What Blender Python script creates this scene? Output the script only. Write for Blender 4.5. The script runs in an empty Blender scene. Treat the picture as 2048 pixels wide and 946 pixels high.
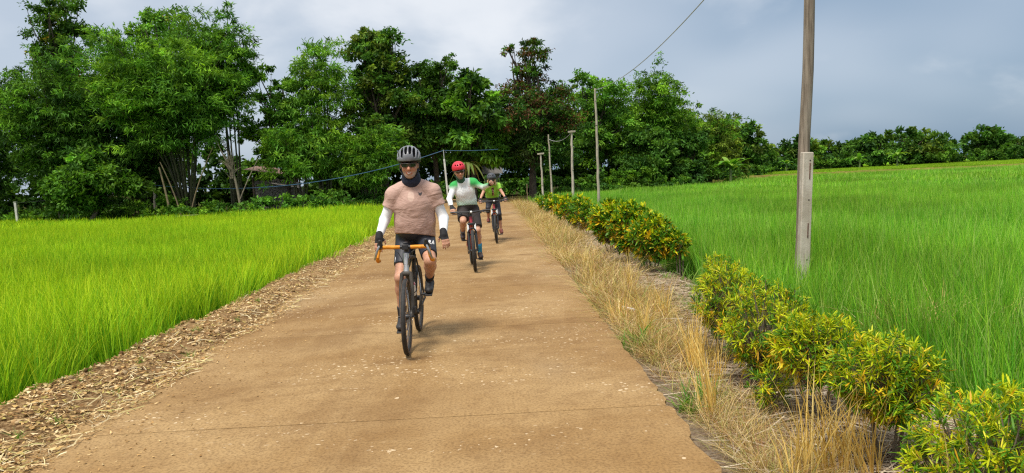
import bpy, bmesh, math, random
import numpy as np
from mathutils import Vector, Matrix, Quaternion
from math import radians, sin, cos, pi
random.seed(7)
RNG = np.random.default_rng(7)
scene = bpy.context.scene
COL = scene.collection

# ------------------------------------------------------------------ camera
CAM_H, YAW, PITCH, ROLL = 1.55, 1.26, 4.74, -2.75
cam_data = bpy.data.cameras.new('camera')
cam_data.sensor_width = 36.0
cam_data.lens = 1450.0 / 2048.0 * 36.0
cam_data.clip_start = 0.05
cam_data.clip_end = 5000.0
cam = bpy.data.objects.new('camera', cam_data)
COL.objects.link(cam)
cam.matrix_world = (Matrix.Translation((0, 0, CAM_H)) @ Matrix.Rotation(radians(-YAW), 4, 'Z')
                    @ Matrix.Rotation(radians(90 - PITCH), 4, 'X') @ Matrix.Rotation(radians(ROLL), 4, 'Z'))
scene.camera = cam
scene.cycles.use_denoising = False
scene.cycles.pixel_filter_type = 'BLACKMAN_HARRIS'
scene.cycles.filter_width = 1.25

# ------------------------------------------------------------------ world, sun, exposure
SUN_EL, SUN_AZ = 64.0, 212.0          # azimuth clockwise from +Y (205: behind the camera, a little to its left)
world = bpy.data.worlds.new('World')
scene.world = world
world.use_nodes = True
wn, wl = world.node_tree.nodes, world.node_tree.links
wn.clear()
w_out = wn.new('ShaderNodeOutputWorld')
w_bg = wn.new('ShaderNodeBackground')
w_bg.inputs['Strength'].default_value = 0.086
w_sky = wn.new('ShaderNodeTexSky')
w_sky.sky_type = 'NISHITA'
w_sky.sun_disc = False
w_sky.sun_elevation = radians(SUN_EL)
w_sky.sun_rotation = radians(SUN_AZ)
w_sky.air_density = 1.0
w_sky.dust_density = 1.5
w_tc = wn.new('ShaderNodeTexCoord')
# cloud layers seen by direction, stretched flat towards the horizon
w_sep = wn.new('ShaderNodeSeparateXYZ'); wl.new(w_tc.outputs['Generated'], w_sep.inputs[0])
w_add = wn.new('ShaderNodeMath'); w_add.operation = 'ADD'; w_add.inputs[1].default_value = 0.38
w_abs = wn.new('ShaderNodeMath'); w_abs.operation = 'ABSOLUTE'
wl.new(w_sep.outputs['Z'], w_abs.inputs[0]); wl.new(w_abs.outputs[0], w_add.inputs[0])
w_dx = wn.new('ShaderNodeMath'); w_dx.operation = 'DIVIDE'
w_dy = wn.new('ShaderNodeMath'); w_dy.operation = 'DIVIDE'
wl.new(w_sep.outputs['X'], w_dx.inputs[0]); wl.new(w_add.outputs[0], w_dx.inputs[1])
wl.new(w_sep.outputs['Y'], w_dy.inputs[0]); wl.new(w_add.outputs[0], w_dy.inputs[1])
w_cmb = wn.new('ShaderNodeCombineXYZ')
wl.new(w_dx.outputs[0], w_cmb.inputs[0]); wl.new(w_dy.outputs[0], w_cmb.inputs[1])
def w_noise(scale, detail, rough, off):
    m = wn.new('ShaderNodeMapping'); m.inputs['Location'].default_value = off
    wl.new(w_cmb.outputs[0], m.inputs['Vector'])
    n = wn.new('ShaderNodeTexNoise'); n.inputs['Scale'].default_value = scale
    n.inputs['Detail'].default_value = detail; n.inputs['Roughness'].default_value = rough
    n.inputs['Distortion'].default_value = 0.15
    wl.new(m.outputs[0], n.inputs['Vector'])
    return n
def w_ramp(node, a, b, kz=0.0, kx=0.0):
    # cover thickens with height and away from the rain in the east
    r = wn.new('ShaderNodeMapRange'); r.interpolation_type = 'SMOOTHSTEP'
    r.inputs['From Min'].default_value = a; r.inputs['From Max'].default_value = b
    v = node.outputs['Fac']
    for k, s in ((kz, 'Z'), (kx, 'X')):
        m = wn.new('ShaderNodeMath'); m.operation = 'MULTIPLY_ADD'; m.inputs[1].default_value = k
        wl.new(w_sep.outputs[s], m.inputs[0]); wl.new(v, m.inputs[2]); v = m.outputs[0]
    wl.new(v, r.inputs['Value'])
    return r
def w_mix(fac, a, b):
    m = wn.new('ShaderNodeMix'); m.data_type = 'RGBA'
    if isinstance(fac, float): m.inputs[0].default_value = fac
    else: wl.new(fac, m.inputs[0])
    for s, v in ((6, a), (7, b)):
        if isinstance(v, tuple): m.inputs[s].default_value = (*v, 1)
        else: wl.new(v, m.inputs[s])
    return m.outputs[2]
BIG_OFF, MID_OFF = (5.5, 5.5, 0), (9.35, 4.95, 0)
SKY_A = (1.58, 2.52, 3.70)      # blue-grey sheet of cloud
SKY_B = (4.2, 4.8, 5.6)       # pale thin cloud
SKY_C = (6.9, 7.1, 7.4)       # bright cloud tops
big = w_ramp(w_noise(0.75, 3, 0.5, BIG_OFF), 0.33, 0.74, 0.95, -0.36)
mid = w_ramp(w_noise(2.2, 6, 0.5, MID_OFF), 0.60, 0.88, 0.75, -0.06)
c1 = w_mix(big.outputs[0], SKY_A, SKY_B)
c2 = w_mix(mid.outputs[0], c1, SKY_C)
c3 = w_mix(0.16, c2, w_sky.outputs[0])
wl.new(c3, w_bg.inputs['Color'])
wl.new(w_bg.outputs[0], w_out.inputs['Surface'])

sun_data = bpy.data.lights.new('sun', 'SUN')
sun_data.energy = 2.8
sun_data.angle = radians(16.0)
sun_data.color = (1.0, 0.95, 0.86)
sun = bpy.data.objects.new('sun', sun_data)
COL.objects.link(sun)
_az, _el = radians(SUN_AZ), radians(SUN_EL)
SUN_DIR = Vector((sin(_az) * cos(_el), cos(_az) * cos(_el), sin(_el)))
sun.rotation_euler = SUN_DIR.to_track_quat('Z', 'Y').to_euler()
sun.location = (0, 0, 30)

vs = scene.view_settings
vs.view_transform = 'Standard'
vs.look = 'None'
vs.exposure = 0.62
vs.gamma = 1.0
vs.use_curve_mapping = False

# ------------------------------------------------------------------ helpers: objects
def lin(h):
    """sRGB 0-255 triple to linear."""
    return tuple(((c / 255) / 12.92 if c / 255 <= 0.04045 else ((c / 255 + 0.055) / 1.055) ** 2.4) for c in h)

def tag(o, label=None, cat=None, group=None, kind=None):
    if label: o['label'] = label
    if cat: o['category'] = cat
    if group: o['group'] = group
    if kind: o['kind'] = kind
    return o

def link(name, data, parent=None):
    o = bpy.data.objects.new(name, data)
    COL.objects.link(o)
    if parent is not None: o.parent = parent
    return o

def empty(name, loc=(0, 0, 0), rot=(0, 0, 0)):
    o = bpy.data.objects.new(name, None)
    COL.objects.link(o)
    o.empty_display_size = 0.2
    o.location = loc
    o.rotation_euler = rot
    return o

def mesh_np(name, V, faces, mats=(), midx=None, col=None, smooth=False):
    """V (n,3); faces: list of int arrays each (m,k). col: per-vertex rgb."""
    V = np.asarray(V, dtype=np.float32)
    me = bpy.data.meshes.new(name)
    faces = [np.asarray(f, dtype=np.int32) for f in faces if len(f)]
    me.vertices.add(len(V))
    me.vertices.foreach_set('co', V.ravel())
    nl = sum(f.size for f in faces)
    me.loops.add(nl)
    me.loops.foreach_set('vertex_index', np.concatenate([f.ravel() for f in faces]))
    starts, s = [], 0
    for f in faces:
        starts.append(s + np.arange(len(f)) * f.shape[1]); s += f.size
    starts = np.concatenate(starts).astype(np.int32)
    me.polygons.add(len(starts))
    me.polygons.foreach_set('loop_start', starts)
    if smooth: me.polygons.foreach_set('use_smooth', np.ones(len(starts), dtype=bool))
    for m in mats: me.materials.append(m)
    if midx is not None: me.polygons.foreach_set('material_index', np.asarray(midx, dtype=np.int32))
    if col is not None:
        a = me.color_attributes.new('Col', 'FLOAT_COLOR', 'POINT')
        c = np.ones((len(V), 4), dtype=np.float32); c[:, :3] = col
        a.data.foreach_set('color', c.ravel())
    me.update(calc_edges=True)
    me.validate()
    return me

class MB:
    """collects simple solids into one mesh"""
    def __init__(s): s.v = []; s.f = []; s.n = 0; s.mi = []; s.cur = 0
    def _add(s, V, F):
        s.v += [tuple(p) for p in V]; s.f += [tuple(i + s.n for i in f) for f in F]
        s.mi += [s.cur] * len(F); s.n += len(V); return s
    def box(s, c, size, rot=None, taper=1.0):
        x, y, z = (d / 2 for d in size); P = []
        for k in (-1, 1):
            t = taper if k > 0 else 1.0
            for i, j in ((-1, -1), (1, -1), (1, 1), (-1, 1)):
                p = Vector((i * x * t, j * y * t, k * z))
                if rot is not None: p = rot @ p
                P.append(p + Vector(c))
        return s._add(P, [(3, 2, 1, 0), (4, 5, 6, 7), (0, 1, 5, 4), (1, 2, 6, 5), (2, 3, 7, 6), (3, 0, 4, 7)])
    def tube(s, pts, rad, n=8, cap=True):
        pts = [Vector(p) for p in pts]
        if not hasattr(rad, '__len__'): rad = [rad] * len(pts)
        P, F = [], []
        up = None
        for i, p in enumerate(pts):
            t = (pts[min(i + 1, len(pts) - 1)] - pts[max(i - 1, 0)])
            if t.length < 1e-9: t = Vector((0, 0, 1))
            t.normalize()
            if up is None:
                up = Vector((1, 0, 0)) if abs(t.x) < 0.9 else Vector((0, 1, 0))
            u = (up - t * up.dot(t)).normalized(); w = t.cross(u); up = u
            for k in range(n):
                a = 2 * pi * k / n
                P.append(p + (u * cos(a) + w * sin(a)) * rad[i])
        for i in range(len(pts) - 1):
            for k in range(n):
                a, b = i * n + k, i * n + (k + 1) % n
                F.append((a, b, b + n, a + n))
        if cap:
            F.append(tuple(reversed(range(n)))); F.append(tuple(range((len(pts) - 1) * n, len(pts) * n)))
        return s._add(P, F)
    def ring(s, c, axis, R, r, n=48, m=10, sq=1.0):
        """torus around axis"""
        c = Vector(c); ax = Vector(axis).normalized()
        u = ax.orthogonal().normalized(); w = ax.cross(u)
        P, F = [], []
        for i in range(n):
            a = 2 * pi * i / n; d = u * cos(a) + w * sin(a)
            for j in range(m):
                b = 2 * pi * j / m
                P.append(c + d * (R + r * cos(b) * sq) + ax * (r * sin(b)))
        for i in range(n):
            for j in range(m):
                F.append((i * m + j, ((i + 1) % n) * m + j, ((i + 1) % n) * m + (j + 1) % m, i * m + (j + 1) % m))
        return s._add(P, F)
    def disc(s, c, axis, R, th, n=24, R0=0.0):
        c = Vector(c); ax = Vector(axis).normalized()
        if R0 <= 0: return s.tube([c - ax * th / 2, c + ax * th / 2], R, n)
        u = ax.orthogonal().normalized(); w = ax.cross(u); P, F = [], []
        for i in range(n):
            a = 2 * pi * i / n; d = u * cos(a) + w * sin(a)
            for (rr, k) in ((R0, -1), (R, -1), (R, 1), (R0, 1)): P.append(c + d * rr + ax * (k * th / 2))
        for i in range(n):
            for j in range(4):
                F.append((i * 4 + j, ((i + 1) % n) * 4 + j, ((i + 1) % n) * 4 + (j + 1) % 4, i * 4 + (j + 1) % 4))
        return s._add(P, F)
    def ell(s, c, r, rot=None, n=12, m=8):
        P, F = [], []; c = Vector(c)
        for i in range(m + 1):
            th = pi * i / m
            for k in range(n):
                a = 2 * pi * k / n
                p = Vector((r[0] * sin(th) * cos(a), r[1] * sin(th) * sin(a), r[2] * cos(th)))
                if rot is not None: p = rot @ p
                P.append(p + c)
        for i in range(m):
            for k in range(n):
                F.append((i * n + k, (i + 1) * n + k, (i + 1) * n + (k + 1) % n, i * n + (k + 1) % n))
        return s._add(P, F)
    def prism(s, poly, axis_vec):
        """extrude a planar polygon (3d points) along a vector"""
        a = Vector(axis_vec); n = len(poly)
        P = [Vector(p) for p in poly] + [Vector(p) + a for p in poly]
        F = [tuple(reversed(range(n))), tuple(range(n, 2 * n))]
        F += [(i, (i + 1) % n, (i + 1) % n + n, i + n) for i in range(n)]
        return s._add(P, F)
    def build(s, name, mat, parent=None, smooth=True, bevel=0.0):
        me = bpy.data.meshes.new(name)
        me.from_pydata(s.v, [], s.f)
        for m in (mat if isinstance(mat, (list, tuple)) else [mat]): me.materials.append(m)
        me.polygons.foreach_set('material_index', s.mi)
        bm = bmesh.new(); bm.from_mesh(me)
        bmesh.ops.remove_doubles(bm, verts=bm.verts, dist=1e-6)
        bmesh.ops.recalc_face_normals(bm, faces=bm.faces)
        bm.to_mesh(me); bm.free()
        if smooth:
            me.polygons.foreach_set('use_smooth', [True] * len(me.polygons))
            me.set_sharp_from_angle(angle=radians(38))
        me.update()
        o = link(name, me, parent)
        if bevel > 0:
            b = o.modifiers.new('bevel', 'BEVEL'); b.width = bevel; b.segments = 2; b.limit_method = 'ANGLE'
        return o

# ------------------------------------------------------------------ helpers: materials
def new_mat(name):
    m = bpy.data.materials.new(name); m.use_nodes = True
    nt = m.node_tree; b = nt.nodes['Principled BSDF']
    return m, nt, b

def N(nt, typ, **kw):
    n = nt.nodes.new(typ)
    for k, v in kw.items():
        if k in n.inputs: n.inputs[k].default_value = v
        else: setattr(n, k, v)
    return n

def noise(nt, vec, scale, detail=4, rough=0.55, dist=0.0):
    n = N(nt, 'ShaderNodeTexNoise', Scale=scale, Detail=detail, Roughness=rough, Distortion=dist)
    nt.links.new(vec, n.inputs['Vector']); return n.outputs['Fac']

def rng(nt, val, a, b, c=0.0, d=1.0):
    r = N(nt, 'ShaderNodeMapRange'); r.interpolation_type = 'SMOOTHSTEP'
    for k, v in (('From Min', a), ('From Max', b), ('To Min', c), ('To Max', d)): r.inputs[k].default_value = v
    nt.links.new(val, r.inputs['Value']); return r.outputs[0]

def mixc(nt, fac, a, b, blend='MIX'):
    m = nt.nodes.new('ShaderNodeMix'); m.data_type = 'RGBA'; m.blend_type = blend
    if isinstance(fac, (int, float)): m.inputs[0].default_value = fac
    else: nt.links.new(fac, m.inputs[0])
    for s, v in ((6, a), (7, b)):
        if isinstance(v, (tuple, list)): m.inputs[s].default_value = (*v[:3], 1)
        else: nt.links.new(v, m.inputs[s])
    return m.outputs[2]

def math2(nt, op, a, b=None, clamp=False):
    m = nt.nodes.new('ShaderNodeMath'); m.operation = op; m.use_clamp = clamp
    for i, v in enumerate((a, b)):
        if v is None: continue
        if isinstance(v, (int, float)): m.inputs[i].default_value = v
        else: nt.links.new(v, m.inputs[i])
    return m.outputs[0]

def coords(nt, kind='Object'):
    return nt.nodes.new('ShaderNodeTexCoord').outputs[kind]

def world_pos(nt):
    return nt.nodes.new('ShaderNodeNewGeometry').outputs['Position']

def scaled(nt, vec, s):
    m = nt.nodes.new('ShaderNodeMapping'); m.inputs['Scale'].default_value = s
    nt.links.new(vec, m.inputs['Vector']); return m.outputs[0]

def bump(nt, b, h, strength=0.3, dist=0.01):
    n = N(nt, 'ShaderNodeBump', Strength=strength, Distance=dist)
    nt.links.new(h, n.inputs['Height']); nt.links.new(n.outputs[0], b.inputs['Normal'])

_cache = {}
def plain(name, rgb, rough=0.6, metal=0.0, var=0.18, vs=14.0, bmp=0.0, bs=60.0, spec=None, sheen=0.0):
    """a plain procedural material: base colour with a little mottling and relief"""
    if name in _cache: return _cache[name]
    m, nt, b = new_mat(name)
    v = coords(nt)
    f = rng(nt, noise(nt, v, vs, 5), 0.3, 0.7)
    dark = tuple(c * (1 - var) for c in rgb); light = tuple(min(1, c * (1 + var)) for c in rgb)
    nt.links.new(mixc(nt, f, dark, light), b.inputs['Base Color'])
    b.inputs['Roughness'].default_value = rough; b.inputs['Metallic'].default_value = metal
    if spec is not None: b.inputs['Specular IOR Level'].default_value = spec
    if sheen: b.inputs['Sheen Weight'].default_value = sheen
    if bmp: bump(nt, b, noise(nt, v, bs, 4), bmp, 0.004)
    _cache[name] = m
    return m

def leafy(name, transl=0.45, rough=0.5, wscale=0.0, wlo=0.8, whi=1.2, spec=0.3, attr=True, rgb=(.1, .2, .03), tint=(1, 1, 1), tscale=0.1, tmin=0.35, tmax=0.65):
    """leaf material: colour from the leaf's own 'Col', large soft patches by world position, light through the blade"""
    m, nt, b = new_mat(name)
    if attr:
        a = N(nt, 'ShaderNodeAttribute', attribute_name='Col'); c = a.outputs['Color']
    else:
        r = nt.nodes.new('ShaderNodeRGB'); r.outputs[0].default_value = (*rgb, 1); c = r.outputs[0]
    if wscale:
        p = world_pos(nt)
        f = rng(nt, noise(nt, scaled(nt, p, (.55, 1.15, 1)), wscale, 4, .6), 0.3, 0.7, wlo, whi)
        g = N(nt, 'ShaderNodeCombineXYZ')
        for i in range(3): nt.links.new(f, g.inputs[i])
        c = mixc(nt, 1.0, c, g.outputs[0], 'MULTIPLY')
        f2 = rng(nt, noise(nt, p, tscale, 2), tmin, tmax)
        c = mixc(nt, f2, c, mixc(nt, 1.0, c, tint, 'MULTIPLY'))
    nt.links.new(c, b.inputs['Base Color'])
    b.inputs['Roughness'].default_value = rough
    b.inputs['Specular IOR Level'].default_value = spec
    t = nt.nodes.new('ShaderNodeBsdfTranslucent')
    nt.links.new(mixc(nt, 1.0, c, (1.25, 1.15, 0.55), 'MULTIPLY'), t.inputs['Color'])
    mx = nt.nodes.new('ShaderNodeMixShader'); mx.inputs[0].default_value = transl
    out = nt.nodes['Material Output']
    nt.links.new(b.outputs[0], mx.inputs[1]); nt.links.new(t.outputs[0], mx.inputs[2])
    nt.links.new(mx.outputs[0], out.inputs['Surface'])
    return m

# ------------------------------------------------------------------ helpers: scattering (stuff only)
def scatter_group(mat=None):
    if 'scatter' in bpy.data.node_groups: return bpy.data.node_groups['scatter']
    g = bpy.data.node_groups.new('scatter', 'GeometryNodeTree')
    g.interface.new_socket('Geometry', in_out='INPUT', socket_type='NodeSocketGeometry')
    g.interface.new_socket('Source', in_out='INPUT', socket_type='NodeSocketCollection')
    g.interface.new_socket('Geometry', in_out='OUTPUT', socket_type='NodeSocketGeometry')
    i = g.nodes.new('NodeGroupInput'); o = g.nodes.new('NodeGroupOutput')
    ci = g.nodes.new('GeometryNodeCollectionInfo')
    ci.inputs['Separate Children'].default_value = True; ci.inputs['Reset Children'].default_value = True
    ip = g.nodes.new('GeometryNodeInstanceOnPoints'); ip.inputs['Pick Instance'].default_value = True
    def attr(nm, typ):
        n = g.nodes.new('GeometryNodeInputNamedAttribute'); n.data_type = typ
        n.inputs['Name'].default_value = nm; return n.outputs['Attribute']
    g.links.new(i.outputs['Source'], ci.inputs['Collection'])
    g.links.new(i.outputs['Geometry'], ip.inputs['Points'])
    g.links.new(ci.outputs[0], ip.inputs['Instance'])
    g.links.new(attr('pick', 'INT'), ip.inputs['Instance Index'])
    e2r = g.nodes.new('FunctionNodeEulerToRotation')
    g.links.new(attr('turn', 'FLOAT_VECTOR'), e2r.inputs[0])
    g.links.new(e2r.outputs[0], ip.inputs['Rotation'])
    g.links.new(attr('size', 'FLOAT_VECTOR'), ip.inputs['Scale'])
    g.links.new(ip.outputs[0], o.inputs[0])
    return g

def scatter(name, pts, turn, size, pick, protos, label, cat=None):
    """one 'stuff' object: points with copies of the given meshes"""
    src = bpy.data.collections.new(name + '_source')
    for k, me in enumerate(protos):
        src.objects.link(bpy.data.objects.new('%s_%02d' % (name, k), me))
    me = bpy.data.meshes.new(name)
    n = len(pts)
    me.vertices.add(n)
    me.vertices.foreach_set('co', np.asarray(pts, dtype=np.float32).ravel())
    a = me.attributes.new('turn', 'FLOAT_VECTOR', 'POINT'); a.data.foreach_set('vector', np.asarray(turn, dtype=np.float32).ravel())
    a = me.attributes.new('size', 'FLOAT_VECTOR', 'POINT'); a.data.foreach_set('vector', np.asarray(size, dtype=np.float32).ravel())
    a = me.attributes.new('pick', 'INT', 'POINT'); a.data.foreach_set('value', np.asarray(pick, dtype=np.int32))
    o = link(name, me)
    md = o.modifiers.new('scatter', 'NODES'); md.node_group = scatter_group()
    for it in md.node_group.interface.items_tree:
        if it.name == 'Source': md[it.identifier] = src
    tag(o, label, cat, kind='stuff')
    return o

def blades(n, area, h, w, bend, cols, seg=3, lean=0.25, droop=0.0, seed=0, base_z=0.0, clump=None, foot=None):
    """n grass blades over a square patch -> V,F,col ; h,w,bend (lo,hi); cols list of rgb"""
    r = np.random.default_rng(seed)
    if clump:
        k = max(1, clump); cc = r.uniform(-.5, .5, (k, 2)) * area
        ci = r.integers(0, k, n)
        xy = cc[ci] + r.normal(0, 0.022, (n, 2))
    else:
        xy = r.uniform(-.5, .5, (n, 2)) * area
    H = r.uniform(*h, n); W = r.uniform(*w, n); B = r.uniform(*bend, n)
    az = r.uniform(0, 2 * pi, n)
    d = np.stack([np.cos(az), np.sin(az)], 1); s = np.stack([-np.sin(az), np.cos(az)], 1)
    # width turned a little off the bend direction
    tw = r.uniform(-.9, .9, n); sx = np.cos(tw)[:, None] * s + np.sin(tw)[:, None] * d
    L = r.uniform(0, lean, n)
    V = np.zeros((n, seg * 2 + 1, 3), np.float32)
    for i in range(seg + 1):
        t = i / seg
        off = (L * t + B * t ** 2.2) * H
        z = H * (t - 0.35 * B * t ** 2.4 - droop * t ** 4)
        c = xy + d * off[:, None]
        ww = W * (1 - t ** 1.8) * (0.75 + 0.5 * min(t * 2, 1)) * 0.5
        if i < seg:
            V[:, 2 * i, :2] = c - sx * ww[:, None]; V[:, 2 * i + 1, :2] = c + sx * ww[:, None]
            V[:, 2 * i, 2] = z; V[:, 2 * i + 1, 2] = z
        else:
            V[:, 2 * i, :2] = c; V[:, 2 * i, 2] = z
    V[:, :, 2] += base_z
    k = seg * 2 + 1; b0 = (np.arange(n) * k)[:, None]
    q = np.concatenate([b0 + np.array([[2 * i, 2 * i + 1, 2 * i + 3, 2 * i + 2]]) for i in range(seg - 1)], 0)
    t3 = b0 + np.array([[2 * seg - 2, 2 * seg - 1, 2 * seg]])
    C = np.array(cols)[r.integers(0, len(cols), n)] * r.uniform(.82, 1.18, (n, 1))
    C = np.repeat(C[:, None, :], k, 1)
    if foot is not None:          # green sheaths, yellower tips; foot also darkened, shade among blades put into the colour
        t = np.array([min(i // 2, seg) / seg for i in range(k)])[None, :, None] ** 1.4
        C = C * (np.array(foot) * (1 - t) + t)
    return V.reshape(-1, 3), [q, t3], C.reshape(-1, 3)
# ================================================================== SETTING
ROAD_L, ROAD_R = -2.80, 1.115
def vnoise(x, y, s, seed=0):
    """cheap smooth value noise on arrays"""
    r = np.random.default_rng(seed); T = r.uniform(-1, 1, (64, 64))
    u, v = np.asarray(x) * s, np.asarray(y) * s
    i, j = np.floor(u).astype(int), np.floor(v).astype(int)
    fu, fv = u - i, v - j
    fu = fu * fu * (3 - 2 * fu); fv = fv * fv * (3 - 2 * fv)
    g = lambda a, b: T[a % 64, b % 64]
    return (g(i, j) * (1 - fu) + g(i + 1, j) * fu) * (1 - fv) + (g(i, j + 1) * (1 - fu) + g(i + 1, j + 1) * fu) * fv

def road_cx(y):
    """the road runs straight, then bends left into the trees"""
    y = np.asarray(y, float)
    return np.where(y > 40, -0.012 * (y - 40) ** 2, 0.0)

# ---- materials of the ground
def mat_soil(name, a, b_, c, s=2.0, bmp=0.5):
    m, nt, b = new_mat(name); p = world_pos(nt)
    f = rng(nt, noise(nt, p, s, 6, .6), .35, .65); g = rng(nt, noise(nt, p, s * 9, 5, .65), .42, .62)
    nt.links.new(mixc(nt, g, mixc(nt, f, a, b_), c), b.inputs['Base Color'])
    b.inputs['Roughness'].default_value = .95; b.inputs['Specular IOR Level'].default_value = 0.0
    bump(nt, b, noise(nt, p, s * 18, 6, .7), bmp, .03)
    return m
M_mud = mat_soil('field_mud', (.035, .04, .012), (.05, .055, .016), (.03, .035, .012), 1.0)
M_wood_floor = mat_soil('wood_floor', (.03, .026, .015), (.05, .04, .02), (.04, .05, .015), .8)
M_verge = mat_soil('verge_soil', (.13, .074, .033), (.235, .14, .064), (.36, .24, .12), 2.6, .8)
M_vergeR = mat_soil('verge_mulch', (.15, .10, .062), (.22, .16, .105), (.31, .245, .175), 3.4, .8)
M_dike = mat_soil('dike_soil', (.14, .10, .035), (.12, .16, .02), (.20, .17, .05), .35, .3)
M_farfield = mat_soil('far_field_green', (.13, .30, .015), (.17, .36, .02), (.19, .38, .03), .25, .1)

def mat_road():
    m, nt, b = new_mat('dusty_concrete'); p = world_pos(nt)
    base = (.285, .165, .060); pale = (.40, .262, .118); deep = (.180, .094, .032); grey = (.34, .258, .158)
    n1 = noise(nt, p, .55, 6, .6, .4)
    c = mixc(nt, rng(nt, n1, .35, .68), base, pale)
    n2 = noise(nt, scaled(nt, p, (.6, 1.1, 1)), 1.0, 8, .68, .8)
    c = mixc(nt, rng(nt, n2, .50, .72, 0, .8), c, deep)
    # sediment washed into low transverse bands
    n3 = noise(nt, scaled(nt, p, (.28, 1.0, 1)), .9, 7, .68, .8)
    c = mixc(nt, rng(nt, n3, .50, .70, 0, .65), c, pale)
    nm = noise(nt, p, 5.5, 8, .72, .5); c = mixc(nt, rng(nt, nm, .46, .70, 0, .42), c, deep); c = mixc(nt, rng(nt, noise(nt, p, 11, 6, .7), .55, .74, 0, .35), c, pale)
    n4 = noise(nt, scaled(nt, p, (.8, .5, 1)), .5, 3, .5)
    c = mixc(nt, rng(nt, n4, .55, .75, 0, .55), c, grey)
    nd = noise(nt, p, .42, 5, .62, .7); c = mixc(nt, rng(nt, nd, .48, .66, 0, .5), c, deep)
    nt_ = noise(nt, scaled(nt, p, (1.5, .07, 1)), 1.2, 4, .6); c = mixc(nt, rng(nt, nt_, .52, .68, 0, .3), c, pale)
    # trowel marks and grain
    n5 = noise(nt, scaled(nt, p, (6, 38, 1)), 1.6, 4, .6)
    c = mixc(nt, rng(nt, n5, .54, .75, 0, .42), c, deep)
    n6 = noise(nt, p, 55, 4, .7)
    c = mixc(nt, rng(nt, n6, .42, .66, 0, .5), c, tuple(v * .5 for v in deep))
    # pale chips where the skin of the concrete has flaked, in drifts
    vor = N(nt, 'ShaderNodeTexVoronoi', Scale=22.0, Randomness=1.0)
    pn = mixc(nt, .03, p, N(nt, 'ShaderNodeTexNoise', Scale=30.0).outputs['Color'])
    nt.links.new(pn, vor.inputs['Vector'])
    sz = noise(nt, p, 21, 2)
    chip = math2(nt, 'LESS_THAN', vor.outputs['Distance'], math2(nt, 'MULTIPLY', rng(nt, sz, .42, .75), .52))
    drift = math2(nt, 'MULTIPLY', rng(nt, noise(nt, scaled(nt, p, (.55, 1.2, 1)), .95, 5, .65), .49, .60), chip)
    spc = N(nt, 'ShaderNodeTexVoronoi', Scale=6.5); nt.links.new(p, spc.inputs['Vector'])
    lone = math2(nt, 'LESS_THAN', spc.outputs['Distance'], math2(nt, 'MULTIPLY', rng(nt, noise(nt, p, 7, 2), .53, .8), .24))
    allc = math2(nt, 'MAXIMUM', drift, lone)
    c = mixc(nt, math2(nt, 'MULTIPLY', allc, .85), c, (.60, .46, .29))
    nt.links.new(c, b.inputs['Base Color'])
    b.inputs['Roughness'].default_value = .86; b.inputs['Specular IOR Level'].default_value = .25
    h = math2(nt, 'ADD', math2(nt, 'MULTIPLY', n6, .5), math2(nt, 'ADD', math2(nt, 'MULTIPLY', n5, .5), math2(nt, 'MULTIPLY', allc, -.3)))
    bump(nt, b, h, .55, .006)
    return m
M_road = mat_road()
M_joint = plain('joint_mortar', (.20, .135, .07), .95, var=.65, vs=5, bmp=.5)

# ---- the ground: one sheet to the horizon, the paddies 0.42 m below the road
def grid_mesh(name, xs, ys, zf, mats, smooth=True, mi=None):
    X, Y = np.meshgrid(xs, ys); Z = zf(X, Y)
    V = np.stack([X.ravel(), Y.ravel(), Z.ravel()], 1); nx, ny = len(xs), len(ys)
    i = np.arange(nx - 1)[None, :] + (np.arange(ny - 1) * nx)[:, None]; i = i.ravel()
    return mesh_np(name, V, [np.stack([i, i + 1, i + 1 + nx, i + nx], 1)], mats, smooth=smooth)

gx = np.concatenate([[-3000, -800, -250], np.arange(-90, 131, 5.0), [300, 800, 3000]])
gy = np.concatenate([[-1500, -300, -60], np.arange(-20, 141, 5.0), [200, 400, 900, 3500]])
ground = link('ground', grid_mesh('ground', gx, gy, lambda x, y: -0.42 + 0 * x, [M_mud]))
tag(ground, 'dark muddy ground under the paddies and trees', kind='structure')

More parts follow.
